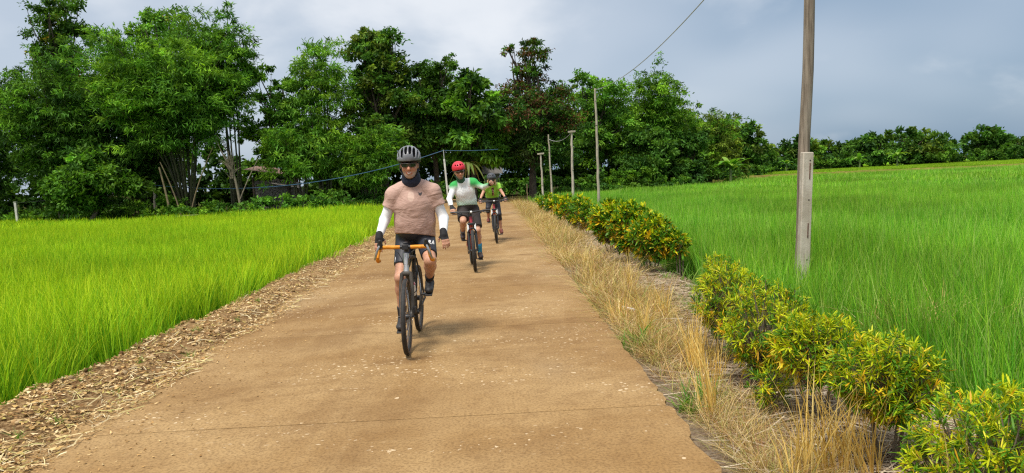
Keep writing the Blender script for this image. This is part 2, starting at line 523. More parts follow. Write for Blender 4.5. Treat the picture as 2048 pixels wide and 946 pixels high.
# ---- the road: cast concrete slabs, ragged on the right, sunk in dirt on the left
road = empty('road'); tag(road, 'tan dusty concrete road running away between rice paddies', kind='structure')
joints = [-2.2, 1.86, 4.66, 7.46, 10.26, 13.06, 15.9, 18.7, 21.5, 24.3, 27.1, 29.9, 32.7, 35.5, 38.3, 41.1, 44.0, 47.0, 50, 53, 56, 59, 62]
for k in range(len(joints) - 1):
    y0, y1 = joints[k] + .0045, joints[k + 1] - .0045
    n = 44 if y0 < 14 else 10
    ys = np.linspace(y0, y1, n); r = np.random.default_rng(50 + k)
    # right edge broken away in bites
    bite = np.zeros(n)
    for q in range(r.integers(2, 5)):
        c, w_, d_ = r.uniform(y0, y1), r.uniform(.05, .2), r.uniform(.005, .028)
        bite += d_ * np.exp(-((ys - c) / w_) ** 2)
    bite[0] += .012; bite[-1] += .01
    bite += np.abs(vnoise(ys, ys * 0, 9, 3)) * .03 + r.uniform(0, .012, n)
    xr = ROAD_R - bite + road_cx(ys); xl = ROAD_L + road_cx(ys) - .12
    cols = np.array([0, .1, .25, .4, .55, .7, .82, .92, .985, 1.0]); V = []
    for i in range(n):
        for j, c in enumerate(cols):
            x = xl[i] + (xr[i] - xl[i]) * c
            z = .006 * vnoise(x, ys[i], .5, 8) + (-.006 if j == len(cols) - 1 else 0) - (.003 if i in (0, n - 1) else 0)
            V.append((x, ys[i], z))
    m = len(cols); F = [(i * m + j, i * m + j + 1, (i + 1) * m + j + 1, (i + 1) * m + j) for i in range(n - 1) for j in range(m - 1)]
    top = n * m
    rim = [i * m + m - 1 for i in range(n)]
    lo = []
    for i in rim:
        p = V[i]; lo.append(len(V)); V.append((p[0] - r.uniform(0, .02), p[1], -.17))
    F += [(rim[i], lo[i], lo[i + 1], rim[i + 1]) for i in range(n - 1)]
    for row, flip in ((0, 1), (n - 1, 0)):       # end faces down into the joint
        e = [row * m + j for j in range(m)]; el = []
        for i in e: el.append(len(V)); V.append((V[i][0], V[i][1], -.05))
        for j in range(m - 1):
            q = (e[j], el[j], el[j + 1], e[j + 1]); F.append(q if not flip else tuple(reversed(q)))
    me = bpy.data.meshes.new('slab'); me.from_pydata(V, [], F); me.materials.append(M_road); me.update()
    me.polygons.foreach_set('use_smooth', [True] * len(me.polygons)); me.set_sharp_from_angle(angle=radians(35))
    link('slab', me, road)
bed = MB()
ysb = np.concatenate([np.arange(-2.2, 42, 4.0), np.arange(42, 63, 2.0)])
for a, b_ in zip(ysb[:-1], ysb[1:]):
    P = [(ROAD_L - .1 + float(road_cx(a)), a, -.009), (ROAD_R - .14 + float(road_cx(a)), a, -.009), (ROAD_R - .14 + float(road_cx(b_)), b_, -.009), (ROAD_L - .1 + float(road_cx(b_)), b_, -.009)]
    bed._add(P, [(0, 1, 2, 3)])
bed.build('joint_filler', M_joint, road, smooth=False)

# ---- left verge: a low bank of soil, cut straw and leaves spilling over the road edge
def zleft(x, y):
    x0 = x - road_cx(y)
    edge = ROAD_L + .10 * vnoise(y, y * 0 + 3, 1.1, 4) + .05 * vnoise(y, y * 0, 3.5, 5)
    t = np.clip((edge - x0) / .90, -1, 2.4)
    z = -.02 + .20 * np.clip(t, 0, .35) - np.clip(t - .85, 0, 1) * .55 - .03 * (t < 0)
    z = z + (.035 * vnoise(x, y, 2.2, 6) + .022 * vnoise(x, y, 6, 7) + .012 * vnoise(x, y, 15, 9)) * np.clip(t * 4, 0, 1)
    return np.maximum(z, -.25)
ys1 = np.concatenate([np.arange(-2, 14, .05), np.arange(14, 30, .15), np.arange(30, 62, .5)])
def strip(name, xs, ys, zf, mat):
    X, Y = np.meshgrid(xs, ys); X = X + road_cx(Y); Z = zf(X, Y)
    V = np.stack([X.ravel(), Y.ravel(), Z.ravel()], 1); nx, ny = len(xs), len(ys)
    i = (np.arange(nx - 1)[None, :] + (np.arange(ny - 1) * nx)[:, None]).ravel()
    return mesh_np(name, V, [np.stack([i, i + 1, i + 1 + nx, i + nx], 1)], [mat], smooth=True)
verge_l = link('verge', strip('verge', np.arange(-5.25, -2.5, .05), ys1, zleft, M_verge))
tag(verge_l, 'brown bank of soil along the left edge of the road', kind='structure')

lf = MB(); lf._add([(-400, -20, -.245), (-5.0, -20, -.245), (-5.0, 48, -.245), (-400, 60, -.245)], [(0, 1, 2, 3)])
o = lf.build('left_paddy', M_mud, None, smooth=False); tag(o, 'muddy bed of the left paddy', kind='structure')
# ---- right verge, a hand lower than the slab
def zright(x, y):
    x0 = x - road_cx(y)
    t = np.clip((x0 - (ROAD_R - .16)) / 2.0, 0, 1.4)
    z = -.10 - .11 * t - np.clip(t - .92, 0, .5) * .75
    z = z + .03 * vnoise(x, y, 1.7, 16) + .018 * vnoise(x, y, 5, 17)
    return np.maximum(z, -.46)
verge_r = link('verge', strip('verge', np.arange(ROAD_R - .16, 3.75, .06), np.concatenate([np.arange(-2, 14, .06), np.arange(14, 30, .2), np.arange(30, 62, .6)]), zright, M_vergeR))
tag(verge_r, 'brown straw covered strip along the right edge of the road', kind='structure')

# ---- where the paddies end
TL = np.array([(-60, 56), (-40, 51), (-32, 47), (-27, 44.6), (-23, 42.4), (-16, 39.6), (-11, 41.2), (-7, 43.5), (-3.6, 46)])
TR = np.array([(3.4, 49), (8, 53.5), (14.3, 56), (20, 60), (26, 74), (31, 76), (60, 66), (140, 40)])
def left_end(x): return np.interp(x, TL[:, 0], TL[:, 1])
def right_end(x): return np.interp(x, TR[:, 0], TR[:, 1])

# woodland floor behind the paddies, left and right
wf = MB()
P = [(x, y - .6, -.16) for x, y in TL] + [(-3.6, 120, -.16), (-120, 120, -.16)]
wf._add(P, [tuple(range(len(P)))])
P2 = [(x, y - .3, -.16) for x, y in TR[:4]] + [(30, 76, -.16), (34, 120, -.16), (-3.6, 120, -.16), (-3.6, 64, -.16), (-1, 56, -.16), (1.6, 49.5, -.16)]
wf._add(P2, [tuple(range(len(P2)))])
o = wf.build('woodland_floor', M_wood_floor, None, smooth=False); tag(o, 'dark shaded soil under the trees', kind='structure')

# the low earth dike across the right paddy and the paddy beyond it
dk = []
dl = [(18.5, 61), (22, 68), (25.5, 75), (31, 77.5), (42, 74), (60, 67.5), (90, 56), (140, 38)]
dpts = []
for (x0, y0), (x1, y1) in zip(dl[:-1], dl[1:]):
    for t in np.linspace(0, 1, 12, endpoint=False): dpts.append((x0 + (x1 - x0) * t, y0 + (y1 - y0) * t))
V, F = [], []
prof = [(-1.0, -.45), (-.55, .12), (-.1, .36), (.5, .40), (1.0, .15), (1.4, -.45)]
for i, (x, y) in enumerate(dpts):
    for j, (o_, z) in enumerate(prof):
        V.append((x + o_ * .35, y + o_, z + (.07 * float(vnoise(x * 1.0, y + j, .9, 21)) if 0 < j < 5 else 0)))
for i in range(len(dpts) - 1):
    for j in range(5): F.append((i * 6 + j, i * 6 + j + 1, (i + 1) * 6 + j + 1, (i + 1) * 6 + j))
me = bpy.data.meshes.new('dike'); me.from_pydata(V, [], F); me.materials.append(M_dike); me.update()
me.polygons.foreach_set('use_smooth', [True] * len(me.polygons))
bm = bmesh.new(); bm.from_mesh(me); bmesh.ops.recalc_face_normals(bm, faces=bm.faces); bm.to_mesh(me); bm.free()
tag(link('dike', me), 'low brown earth dike across the right paddy', kind='structure')
ff = MB(); P = [(x, y + .9, .12) for x, y in dl[2:]] + [(400, 38, .12), (400, 260, .12), (34, 260, .12), (30, 120, .12)]
ff._add(P, [tuple(range(len(P)))])
o = ff.build('far_paddy', M_farfield, None, smooth=False); tag(o, 'far green paddy beyond the low earth dike', kind='structure')

# ================================================================== RICE
LEFTC = [(.46, .64, .015), (.56, .70, .015), (.34, .55, .016), (.68, .74, .035), (.22, .44, .016)]
RIGHTC = [(.17, .45, .028), (.21, .51, .03), (.11, .35, .025), (.31, .57, .04), (.38, .56, .12)]
M_riceL = leafy('rice_blade_yellow_green', .30, .6, .3, .84, 1.16, .06, tint=(.82, .92, .9), tscale=.16)
M_riceR = leafy('rice_blade_green', .28, .6, .28, .62, 1.22, .06, tint=(1.15, 1.04, .95), tscale=.11)
def rice_protos(tagname, cols, mat, foot):
    near = []
    for s in range(5):
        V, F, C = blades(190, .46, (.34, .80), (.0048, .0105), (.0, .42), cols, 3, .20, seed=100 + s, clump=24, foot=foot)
        near.append(mesh_np(tagname, V, F, [mat], col=C))
    midp = []
    for s in range(4):
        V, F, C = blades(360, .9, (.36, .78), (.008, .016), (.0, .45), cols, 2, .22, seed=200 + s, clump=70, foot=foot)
        midp.append(mesh_np(tagname, V, F, [mat], col=C))
    far = []
    for s in range(3):
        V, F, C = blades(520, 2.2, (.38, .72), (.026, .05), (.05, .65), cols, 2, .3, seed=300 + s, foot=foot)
        far.append(mesh_np(tagname, V, F, [mat], col=C))
    return near + midp + far
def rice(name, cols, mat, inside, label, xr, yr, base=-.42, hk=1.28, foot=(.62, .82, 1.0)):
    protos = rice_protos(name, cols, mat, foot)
    pts, pick = [], []
    for lod, (step, d0, d1, ids) in enumerate(((.35, 0, 15, range(0, 5)), (.62, 15, 38, range(5, 9)), (1.5, 38, 140, range(9, 12)))):
        X, Y = np.meshgrid(np.arange(xr[0], xr[1], step), np.arange(yr[0], yr[1], step))
        X = X.ravel() + RNG.uniform(-.5, .5, X.size) * step * .8; Y = Y.ravel() + RNG.uniform(-.5, .5, Y.size) * step * .8
        d = np.hypot(X, Y)
        lim = (d >= d0) & (d < d1) & (X > -.92 * Y - 3.5) & (X < .86 * Y + 3.5) & inside(X, Y)
        X, Y = X[lim], Y[lim]
        pts.append(np.stack([X, Y, np.full(X.size, base)], 1)); pick.append(RNG.choice(list(ids), X.size))
    pts = np.concatenate(pts); pick = np.concatenate(pick); n = len(pts)
    turn = np.stack([RNG.normal(0, .06, n), RNG.normal(0, .06, n), RNG.uniform(0, 2 * pi, n)], 1)
    hs = hk + .16 * vnoise(pts[:, 0], pts[:, 1], .35, 31) + .1 * vnoise(pts[:, 0], pts[:, 1], 1.4, 32) + RNG.normal(0, .05, n)
    size = np.stack([np.ones(n), np.ones(n), hs], 1)
    return scatter(name, pts, turn, size, pick, protos, label)
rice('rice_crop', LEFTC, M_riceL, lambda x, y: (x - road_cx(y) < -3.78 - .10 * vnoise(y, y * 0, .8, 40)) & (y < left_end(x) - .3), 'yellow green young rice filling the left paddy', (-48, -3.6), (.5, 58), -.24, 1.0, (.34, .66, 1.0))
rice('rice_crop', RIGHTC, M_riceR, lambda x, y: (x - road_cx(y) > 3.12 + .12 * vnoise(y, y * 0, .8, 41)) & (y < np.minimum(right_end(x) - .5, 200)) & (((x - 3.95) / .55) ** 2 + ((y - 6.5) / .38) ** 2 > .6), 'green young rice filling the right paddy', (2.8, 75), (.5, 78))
# beyond the dike
def far_in(x, y): return (y > np.interp(x, [p[0] for p in dl], [p[1] for p in dl]) + 1.5) & (x > 27)
V, F, C = blades(700, 3.2, (.2, .42), (.05, .09), (.05, .5), [(.22, .40, .02), (.19, .36, .02), (.26, .43, .03)], 2, .3, seed=390)
fp = mesh_np('far_rice', V, F, [M_riceR], col=C)
X, Y = np.meshgrid(np.arange(27, 130, 2.4), np.arange(40, 150, 2.4)); X = X.ravel() + RNG.uniform(-1, 1, X.size); Y = Y.ravel() + RNG.uniform(-1, 1, Y.size)
k = far_in(X, Y) & (X < .86 * Y + 3); n = int(k.sum())
scatter('far_rice', np.stack([X[k], Y[k], np.full(n, .10)], 1), np.stack([np.zeros(n), np.zeros(n), RNG.uniform(0, 6.28, n)], 1), np.ones((n, 3)), np.zeros(n), [fp], 'pale green rice in the paddy beyond the dike')
# ================================================================== VERGE LITTER AND DRY GRASS (uncountable: stuff)
M_straw = leafy('dry_straw', .12, .75, 0, spec=.2)
M_drygrass = leafy('dry_grass', .3, .65, .9, .8, 1.2, .2, tint=(.8, .78, .75), tscale=.5)
M_litter = leafy('fallen_leaves', .1, .8, 0, spec=.15)
M_weed = leafy('weed_leaf', .4, .5, 0, spec=.3)

def lay_strips(X, Y, zf, L, W, cols, r, lift=(.004, .03), tilt=.12):
    """thin strips lying about on the ground"""
    n = len(X); az = r.uniform(0, 2 * pi, n)
    L = r.uniform(*L, n); W = r.uniform(*W, n)
    d = np.stack([np.cos(az), np.sin(az)], 1); s = np.stack([-d[:, 1], d[:, 0]], 1)
    cv = r.normal(0, .12, n); lf = r.uniform(*lift, n); tl = r.normal(0, tilt, n)
    V = np.zeros((n, 6, 3), np.float32)
    for i, t in enumerate((-.5, 0, .5)):
        c = np.stack([X, Y], 1) + d * (L * t)[:, None] + s * (cv * L * (t * t * 4 - .5))[:, None]
        z = zf(c[:, 0], c[:, 1]) + lf + np.abs(tl) * L * (t + .5) + (.02 * L if i == 1 else 0)
        for k, sg in ((0, -1), (1, 1)):
            V[:, 2 * i + k, :2] = c + s * (W * .5 * sg)[:, None]; V[:, 2 * i + k, 2] = z + sg * W * .25
    b0 = (np.arange(n) * 6)[:, None]
    q = np.concatenate([b0 + np.array([[0, 1, 3, 2]]), b0 + np.array([[2, 3, 5, 4]])], 0)
    C = np.array(cols)[r.integers(0, len(cols), n)] * r.uniform(.75, 1.25, (n, 1))
    return V.reshape(-1, 3), [q], np.repeat(C[:, None], 6, 1).reshape(-1, 3)

def flakes(X, Y, zf, S, cols, r, lift=(.003, .02)):
    """curled dead leaves: folded four-sided flakes"""
    n = len(X); az = r.uniform(0, 2 * pi, n); S = r.uniform(*S, n); asp = r.uniform(.35, .75, n)
    d = np.stack([np.cos(az), np.sin(az), r.normal(0, .22, n)], 1); s = np.stack([-np.sin(az), np.cos(az), r.normal(0, .28, n)], 1)
    c = np.stack([X, Y, zf(X, Y) + r.uniform(*lift, n) + S * .12], 1); cu = (r.uniform(.05, .4, n) * S)
    up = np.array([0, 0, 1.])
    V = np.stack([c - d * (S * .6)[:, None] + up * cu[:, None], c + s * (S * asp * .5)[:, None], c + d * (S * .6)[:, None] + up * cu[:, None] * .8, c - s * (S * asp * .5)[:, None]], 1)
    b0 = (np.arange(n) * 4)[:, None]
    C = np.array(cols)[r.integers(0, len(cols), n)] * r.uniform(.7, 1.25, (n, 1))
    return V.reshape(-1, 3), [b0 + np.array([[0, 1, 2]]), b0 + np.array([[0, 2, 3]])], np.repeat(C[:, None], 4, 1).reshape(-1, 3)

def near_y(n, r, y0=2.6, y1=30):
    """more pieces close by"""
    return y0 * (y1 / y0) ** (r.uniform(0, 1, n) ** 1.25)

r = np.random.default_rng(61)
TAN = [(.50, .325, .135), (.62, .45, .22), (.38, .23, .09), (.27, .15, .055), (.70, .54, .31), (.17, .09, .035), (.38, .30, .09), (.46, .31, .12)]
n = 25000; Y = near_y(n, r); X = ROAD_L + .12 - r.beta(1.3, 1.45, n) * 1.15 + .12 * vnoise(Y, Y * 0, 1.1, 4)
kp = r.uniform(-.75, .55, n) < vnoise(X, Y, 2.6, 71) * .7 + vnoise(X, Y, 7, 72) * .4; X, Y = X[kp], Y[kp]; n = len(X)
V, F, C = flakes(X, Y, lambda x, y: np.maximum(zleft(x, y), np.where(x > ROAD_L - .12, .003, -1)), (.008, .044), TAN, r)
tag(link('leaf_litter', mesh_np('leaf_litter', V, F, [M_litter], col=C)), 'tan dead leaves strewn on the left bank', kind='stuff')
n = 2200; Y = near_y(n, r); X = ROAD_L + .16 - r.beta(1.0, 2.4, n) * 1.15 + .12 * vnoise(Y, Y * 0, 1.1, 4)
zl2 = lambda x, y: np.maximum(zleft(x, y), np.where(x > ROAD_L - .15, .004, -1))
V, F, C = lay_strips(X, Y, zl2, (.03, .20), (.003, .007), [(.62, .50, .27), (.70, .60, .38), (.50, .37, .18), (.55, .50, .2), (.36, .25, .12)], r, (.003, .025), .06)
tag(link('straw_litter', mesh_np('straw_litter', V, F, [M_straw], col=C)), 'cut straw spilling along the left road edge', kind='stuff')
# dark crumbs of soil and small stones
pb = MB(); ico = bmesh.new(); bmesh.ops.create_icosphere(ico, subdivisions=1, radius=1)
iv = np.array([v.co[:] for v in ico.verts]); itf = np.array([[v.index for v in f.verts] for f in ico.faces]); ico.free()
n = 550; Y = near_y(n, r, 2.8, 22); X = ROAD_L - .1 - r.beta(1.2, 1.4, n) * .9
S = r.uniform(.008, .030, n); Rr = r.uniform(.6, 1.2, (n, 1, 3)); W = iv[None] * Rr * S[:, None, None] * (1 + r.normal(0, .12, (n, len(iv), 1)))
W = W + np.stack([X, Y, zleft(X, Y) + S * .3], 1)[:, None]
Fp = (itf[None] + (np.arange(n) * len(iv))[:, None, None]).reshape(-1, 3)
C = np.array([(.32, .19, .085), (.17, .095, .04), (.46, .33, .18), (.36, .22, .10)])[r.integers(0, 4, n)] * r.uniform(.7, 1.2, (n, 1))
tag(link('pebbles', mesh_np('pebbles', W.reshape(-1, 3), [Fp], [M_litter], col=np.repeat(C[:, None], len(iv), 1).reshape(-1, 3))), 'small brown stones and clods in the left bank', kind='stuff')
# loose grit, straws and leaf scraps on the slabs
n = 1500; Y = near_y(n, r, 2.8, 24); X = np.clip(ROAD_L + np.abs(r.normal(0, .38, n)), ROAD_L - .05, ROAD_R - .15)
V, F, C = flakes(X, Y, lambda x, y: x * 0 + .004, (.008, .028), TAN[:4], r, (.0, .004))
tag(link('road_scraps', mesh_np('road_scraps', V, F, [M_litter], col=C)), 'leaf scraps lying on the concrete', kind='stuff')

# straw mulch on the right strip
n = 26000; Y = near_y(n, r, 2.4, 34); X = 1.25 + r.beta(1.8, 1.25, n) * 1.9
V, F, C = lay_strips(X, Y, zright, (.12, .52), (.003, .0065), [(.44, .34, .235), (.36, .27, .18), (.52, .43, .32), (.30, .21, .14), (.56, .48, .37), (.22, .15, .10)], r, (.004, .05), .07)
tag(link('straw_mulch', mesh_np('straw_mulch', V, F, [M_straw], col=C)), 'grey brown straw mulch under the shrubs', kind='stuff')

DRY = [(.70, .49, .19), (.78, .60, .29), (.56, .35, .13), (.82, .66, .38), (.36, .21, .10), (.50, .46, .14), (.32, .17, .09), (.30, .36, .08)]
def grass_protos(nm, cols, mat, n, area, h, w, k=4, seg=3, bend=(.1, .9), lean=.5, clump=5, s0=400):
    out = []
    for s in range(k):
        V, F, C = blades(n, area, h, w, bend, cols, seg, lean, seed=s0 + s, clump=clump)
        out.append(mesh_np(nm, V, F, [mat], col=C))
    return out
dp = grass_protos('dry_grass', DRY, M_drygrass, 26, .30, (.08, .50), (.003, .0075), 7, bend=(.0, 1.7), lean=.9, clump=9)
n = 4200; Y = near_y(n, r, 2.5, 46); u = r.beta(1.0, 1.8, n)
wdt = np.interp(Y, [2.5, 5, 8, 11, 14, 30], [.40, .50, .85, 1.0, 1.1, 1.25]); X = ROAD_R + np.interp(Y, [3, 8, 15], [.20, .13, .06]) + u * wdt + road_cx(Y)
keep = r.uniform(0, 1, n) < np.clip(np.interp(Y, [3, 6, 9, 14], [.12, .28, .5, .75]) + .75 * vnoise(X, Y, 1.1, 70) + .4 * vnoise(X, Y, 3, 73), .05, 1)
X, Y, u = X[keep], Y[keep], u[keep]; n = len(X)
sz = r.uniform(.55, 1.05, n) * np.interp(Y, [2.5, 6, 9, 20, 40], [.5, .7, 1.1, 1.25, 1.3])
scatter('dry_grass', np.stack([X, Y, zright(X, Y) - .01], 1), np.stack([r.normal(0, .15, n), r.normal(0, .15, n), r.uniform(0, 6.28, n)], 1), np.stack([sz, sz, sz], 1), r.integers(0, 7, n), dp, 'tan dry grass along the right edge of the road')
# taller straw-yellow tufts
tp = grass_protos('tall_dry_grass', [(.76, .54, .15), (.82, .64, .24), (.66, .44, .12)], M_drygrass, 34, .12, (.30, .66), (.004, .009), 3, 3, (.03, .4), .25, 5, 440)
tuft = [(1.62, 5.86), (1.60, 5.80), (1.64, 5.52), (1.69, 3.72), (1.74, 3.66), (1.87, 3.70), (1.92, 3.74), (1.47, 3.55), (1.38, 4.75), (1.81, 7.8), (1.35, 10.4), (1.5, 12.2), (1.5, 8.6), (1.3, 7.8), (1.95, 2.95), (1.42, 6.9), (1.75, 9.6)]
X = np.array([p[0] for p in tuft]); Y = np.array([p[1] for p in tuft]); n = len(X)
scatter('tall_dry_grass', np.stack([X, Y, zright(X, Y)], 1), np.stack([r.normal(0, .06, n), r.normal(0, .06, n), r.uniform(0, 6.28, n)], 1), np.ones((n, 3)) * r.uniform(.85, 1.1, (n, 1)), r.integers(0, 3, n), tp, 'tall yellow dry grass tufts beside the shrubs')
# brown dead patch inside the right paddy
n = 52; X = r.normal(3.98, .26, n); Y = r.normal(6.5, .18, n)
scatter('withered_rice', np.stack([X, Y, np.full(n, -.22)], 1), np.stack([r.normal(0, .1, n), r.normal(0, .1, n), r.uniform(0, 6.28, n)], 1), np.ones((n, 3)) * r.uniform(1.0, 1.45, (n, 1)), r.integers(0, 5, n), dp, 'withered brown patch in the right paddy')
# green weeds on both verges
wp = grass_protos('weeds', [(.10, .24, .03), (.16, .30, .04), (.22, .33, .05)], M_weed, 40, .14, (.06, .22), (.005, .012), 3, 3, (.2, 1.0), .6, 4, 470)
wx = [(1.24, 4.8), (1.30, 4.9), (1.24, 6.55), (1.3, 6.75), (1.27, 6.65), (1.45, 5.0), (1.5, 7.4), (1.6, 8.6), (1.9, 9.5), (1.4, 9.4), (2.75, 8.6), (2.8, 9.4), (2.7, 10.2), (2.6, 11), (2.85, 7.9), (2.7, 9), (2.75, 9.8), (2.5, 7.3), (2.6, 12.5), (2.7, 14), (1.3, 8.2), (1.35, 13), (2.65, 8.2), (2.9, 8.9), (2.85, 10.6), (2.3, 8.4), (2.35, 9.1)]
lx = [(-3.1, 4.6), (-3.45, 4.7), (-3.0, 5.6), (-3.55, 6.2), (-3.25, 6.5), (-3.7, 8.2), (-3.05, 8.4), (-3.3, 4.35), (-3.05, 4.9), (-3.5, 4.0), (-2.95, 6.8), (-3.2, 7.6), (-3.7, 5.3), (-3.15, 9.4), (-3.6, 11), (-3.9, 6.4), (-3.4, 5.8), (-3.2, 3.7)]
P = [(x, y, float(zright(np.array(x), np.array(y)))) for x, y in wx] + [(x, y, float(zleft(np.array(x), np.array(y)))) for x, y in lx]
n = len(P); sc = np.concatenate([r.uniform(.8, 1.9, len(wx)), r.uniform(.22, .5, len(lx))])
scatter('weeds', P, np.stack([r.normal(0, .1, n), r.normal(0, .1, n), r.uniform(0, 6.28, n)], 1), np.stack([sc, sc, sc], 1), r.integers(0, 3, n), wp, 'small green weeds on both road verges')

# ================================================================== LEAF BUILDERS
def diamonds(P, D, L, W, C, r, fold=.25, flat=.6):
    """leaf blades as folded diamonds at P pointing along D"""
    n = len(P); D = D / (np.linalg.norm(D, axis=1, keepdims=True) + 1e-9)
    up = np.tile(np.array([0, 0, 1.]), (n, 1)) * flat + r.normal(0, .6, (n, 3))
    S = np.cross(D, up); S /= (np.linalg.norm(S, axis=1, keepdims=True) + 1e-9); Nn = np.cross(S, D)
    L = np.asarray(L)[:, None]; W = np.asarray(W)[:, None]
    mid = P + D * L * .45
    V = np.stack([P, mid + S * W * .5 + Nn * W * fold, P + D * L - Nn * L * .12, mid - S * W * .5 + Nn * W * fold], 1)
    b0 = (np.arange(n) * 4)[:, None]
    return V.reshape(-1, 3), [b0 + np.array([[0, 1, 2]]), b0 + np.array([[0, 2, 3]])], np.repeat(C[:, None], 4, 1).reshape(-1, 3)

def straps(P, D, L, W, C, r, droop=.25):
    """long narrow leaves in three lengths, arching over"""
    n = len(P); D = D / (np.linalg.norm(D, axis=1, keepdims=True) + 1e-9)
    S = np.cross(D, np.tile([0, 0, 1.], (n, 1)) + r.normal(0, .35, (n, 3))); S /= (np.linalg.norm(S, axis=1, keepdims=True) + 1e-9)
    L = np.asarray(L)[:, None]; W = np.asarray(W)[:, None]; dz = np.array([0, 0, 1.]) * (r.uniform(0, droop, n) )[:, None] * L
    V = np.zeros((n, 6, 3))
    V[:, 0] = P
    for i, (t, w) in enumerate(((.35, .85), (.72, 1.0))):
        c = P + D * L * t - dz * t * t
        V[:, 1 + 2 * i] = c - S * W * w * .5; V[:, 2 + 2 * i] = c + S * W * w * .5
    V[:, 5] = P + D * L - dz
    b0 = (np.arange(n) * 6)[:, None]
    return V.reshape(-1, 3), [b0 + np.array([[1, 2, 4, 3]]), b0 + np.array([[0, 2, 1]]), b0 + np.array([[3, 4, 5]])], np.repeat(C[:, None], 6, 1).reshape(-1, 3)

def lobes_points(lobes, n, r, clump, flat, shell=.45):
    """leaf positions: small uneven clumps spread over and inside ellipsoid lobes; returns points, outward dirs, clump ids"""
    w = np.array([l[3] * l[4] + l[4] * l[5] + l[3] * l[5] for l in lobes]); w = w / w.sum()
    P, D, K = [], [], []; kid = 0
    for l, ww in zip(lobes, w):
        c, R = np.array(l[:3]), np.array(l[3:6]); m = int(n * ww)
        nc = max(6, int(m / clump))
        d = r.normal(0, 1, (nc, 3)); d /= np.linalg.norm(d, axis=1, keepdims=True)
        d[:, 2] = np.where(d[:, 2] < -.5, -d[:, 2] * .6, d[:, 2])
        rad = shell + (1 - shell) * r.uniform(0, 1, (nc, 1)) ** .6
        rad = rad * (1 + .16 * r.normal(0, 1, (nc, 1)))
        cc = c + d * R * rad
        cs = r.uniform(.10, .30, nc) * R.mean()
        ids = r.integers(0, nc, m)
        g = r.normal(0, 1, (m, 3)); g[:, 2] *= flat
        P.append(cc[ids] + g * cs[ids][:, None] * .75)
        D.append(d[ids] * .5 + r.normal(0, .7, (m, 3)) + np.array([0, 0, -.15])); K.append(ids + kid); kid += nc
    return np.concatenate(P), np.concatenate(D), np.concatenate(K), kid

def crown(name, lobes, n, L, W, cols, mat, parent, seed, clump=42, flat=.6, droop=-.15, var=.3, tips=None, tipfrac=0.0, lflat=.6):
    r = np.random.default_rng(seed)
    P, D, K, nk = lobes_points(lobes, n, r, clump, flat); m = len(P)
    D[:, 2] += droop
    cb = np.array(cols)[r.integers(0, len(cols), nk)] * (1 + r.normal(0, var, (nk, 1))).clip(.45, 1.7)
    C = cb[K] * r.uniform(.7, 1.3, (m, 1))
    if tips is not None:
        top = P[:, 2] > np.quantile(P[:, 2], .35)
        t = (r.uniform(0, 1, nk) < tipfrac)[K] & top & (r.uniform(0, 1, m) < .6)
        C[t] = np.array(tips)[r.integers(0, len(tips), int(t.sum()))] * r.uniform(.8, 1.2, (int(t.sum()), 1))
    V, F, CC = diamonds(P, D, r.uniform(*L, m), r.uniform(*W, m), C, r, flat=lflat)
    return link(name, mesh_np(name, V, F, [mat], col=CC), parent)

M_leaf = leafy('tree_leaf', .35, .5, .35, .75, 1.2, .12, tint=(1.25, 1.12, .8), tscale=.2)
M_barkG = plain('grey_bark', (.16, .125, .09), .9, var=.4, vs=6, bmp=.8, bs=18)
M_barkD = plain('dark_bark', (.075, .055, .04), .9, var=.4, vs=6, bmp=.8, bs=18)
M_culm = plain('bamboo_culm', (.055, .055, .022), .6, var=.4, vs=3)
M_culmdry = plain('dry_bamboo', (.19, .145, .075), .7, var=.3, vs=3)

def limb(mb, a, b, r0, r1, bow=.12, n=6, sides=7, seed=0):
    rr = random.Random(seed); a, b = Vector(a), Vector(b); L = (b - a).length
    off = Vector((rr.uniform(-1, 1), rr.uniform(-1, 1), rr.uniform(0, .6))) * bow * L
    pts, rad = [], []
    for i in range(n + 1):
        t = i / n; pts.append(a.lerp(b, t) + off * (4 * t * (1 - t)) * .5); rad.append(r0 + (r1 - r0) * t)
    mb.tube(pts, rad, sides); return pts

G_DARK = [(0.052, 0.143, 0.023), (0.072, 0.182, 0.026), (0.039, 0.111, 0.021), (0.111, 0.247, 0.034)]
G_MID = [(0.094, 0.250, 0.030), (0.138, 0.325, 0.035), (0.069, 0.188, 0.025), (0.200, 0.413, 0.045)]
G_LIGHT = [(0.138, 0.333, 0.040), (0.184, 0.402, 0.046), (0.098, 0.253, 0.032), (0.253, 0.471, 0.052)]
G_OLIVE = [(0.119, 0.200, 0.033), (0.150, 0.237, 0.037), (0.088, 0.150, 0.027), (0.200, 0.300, 0.044)]

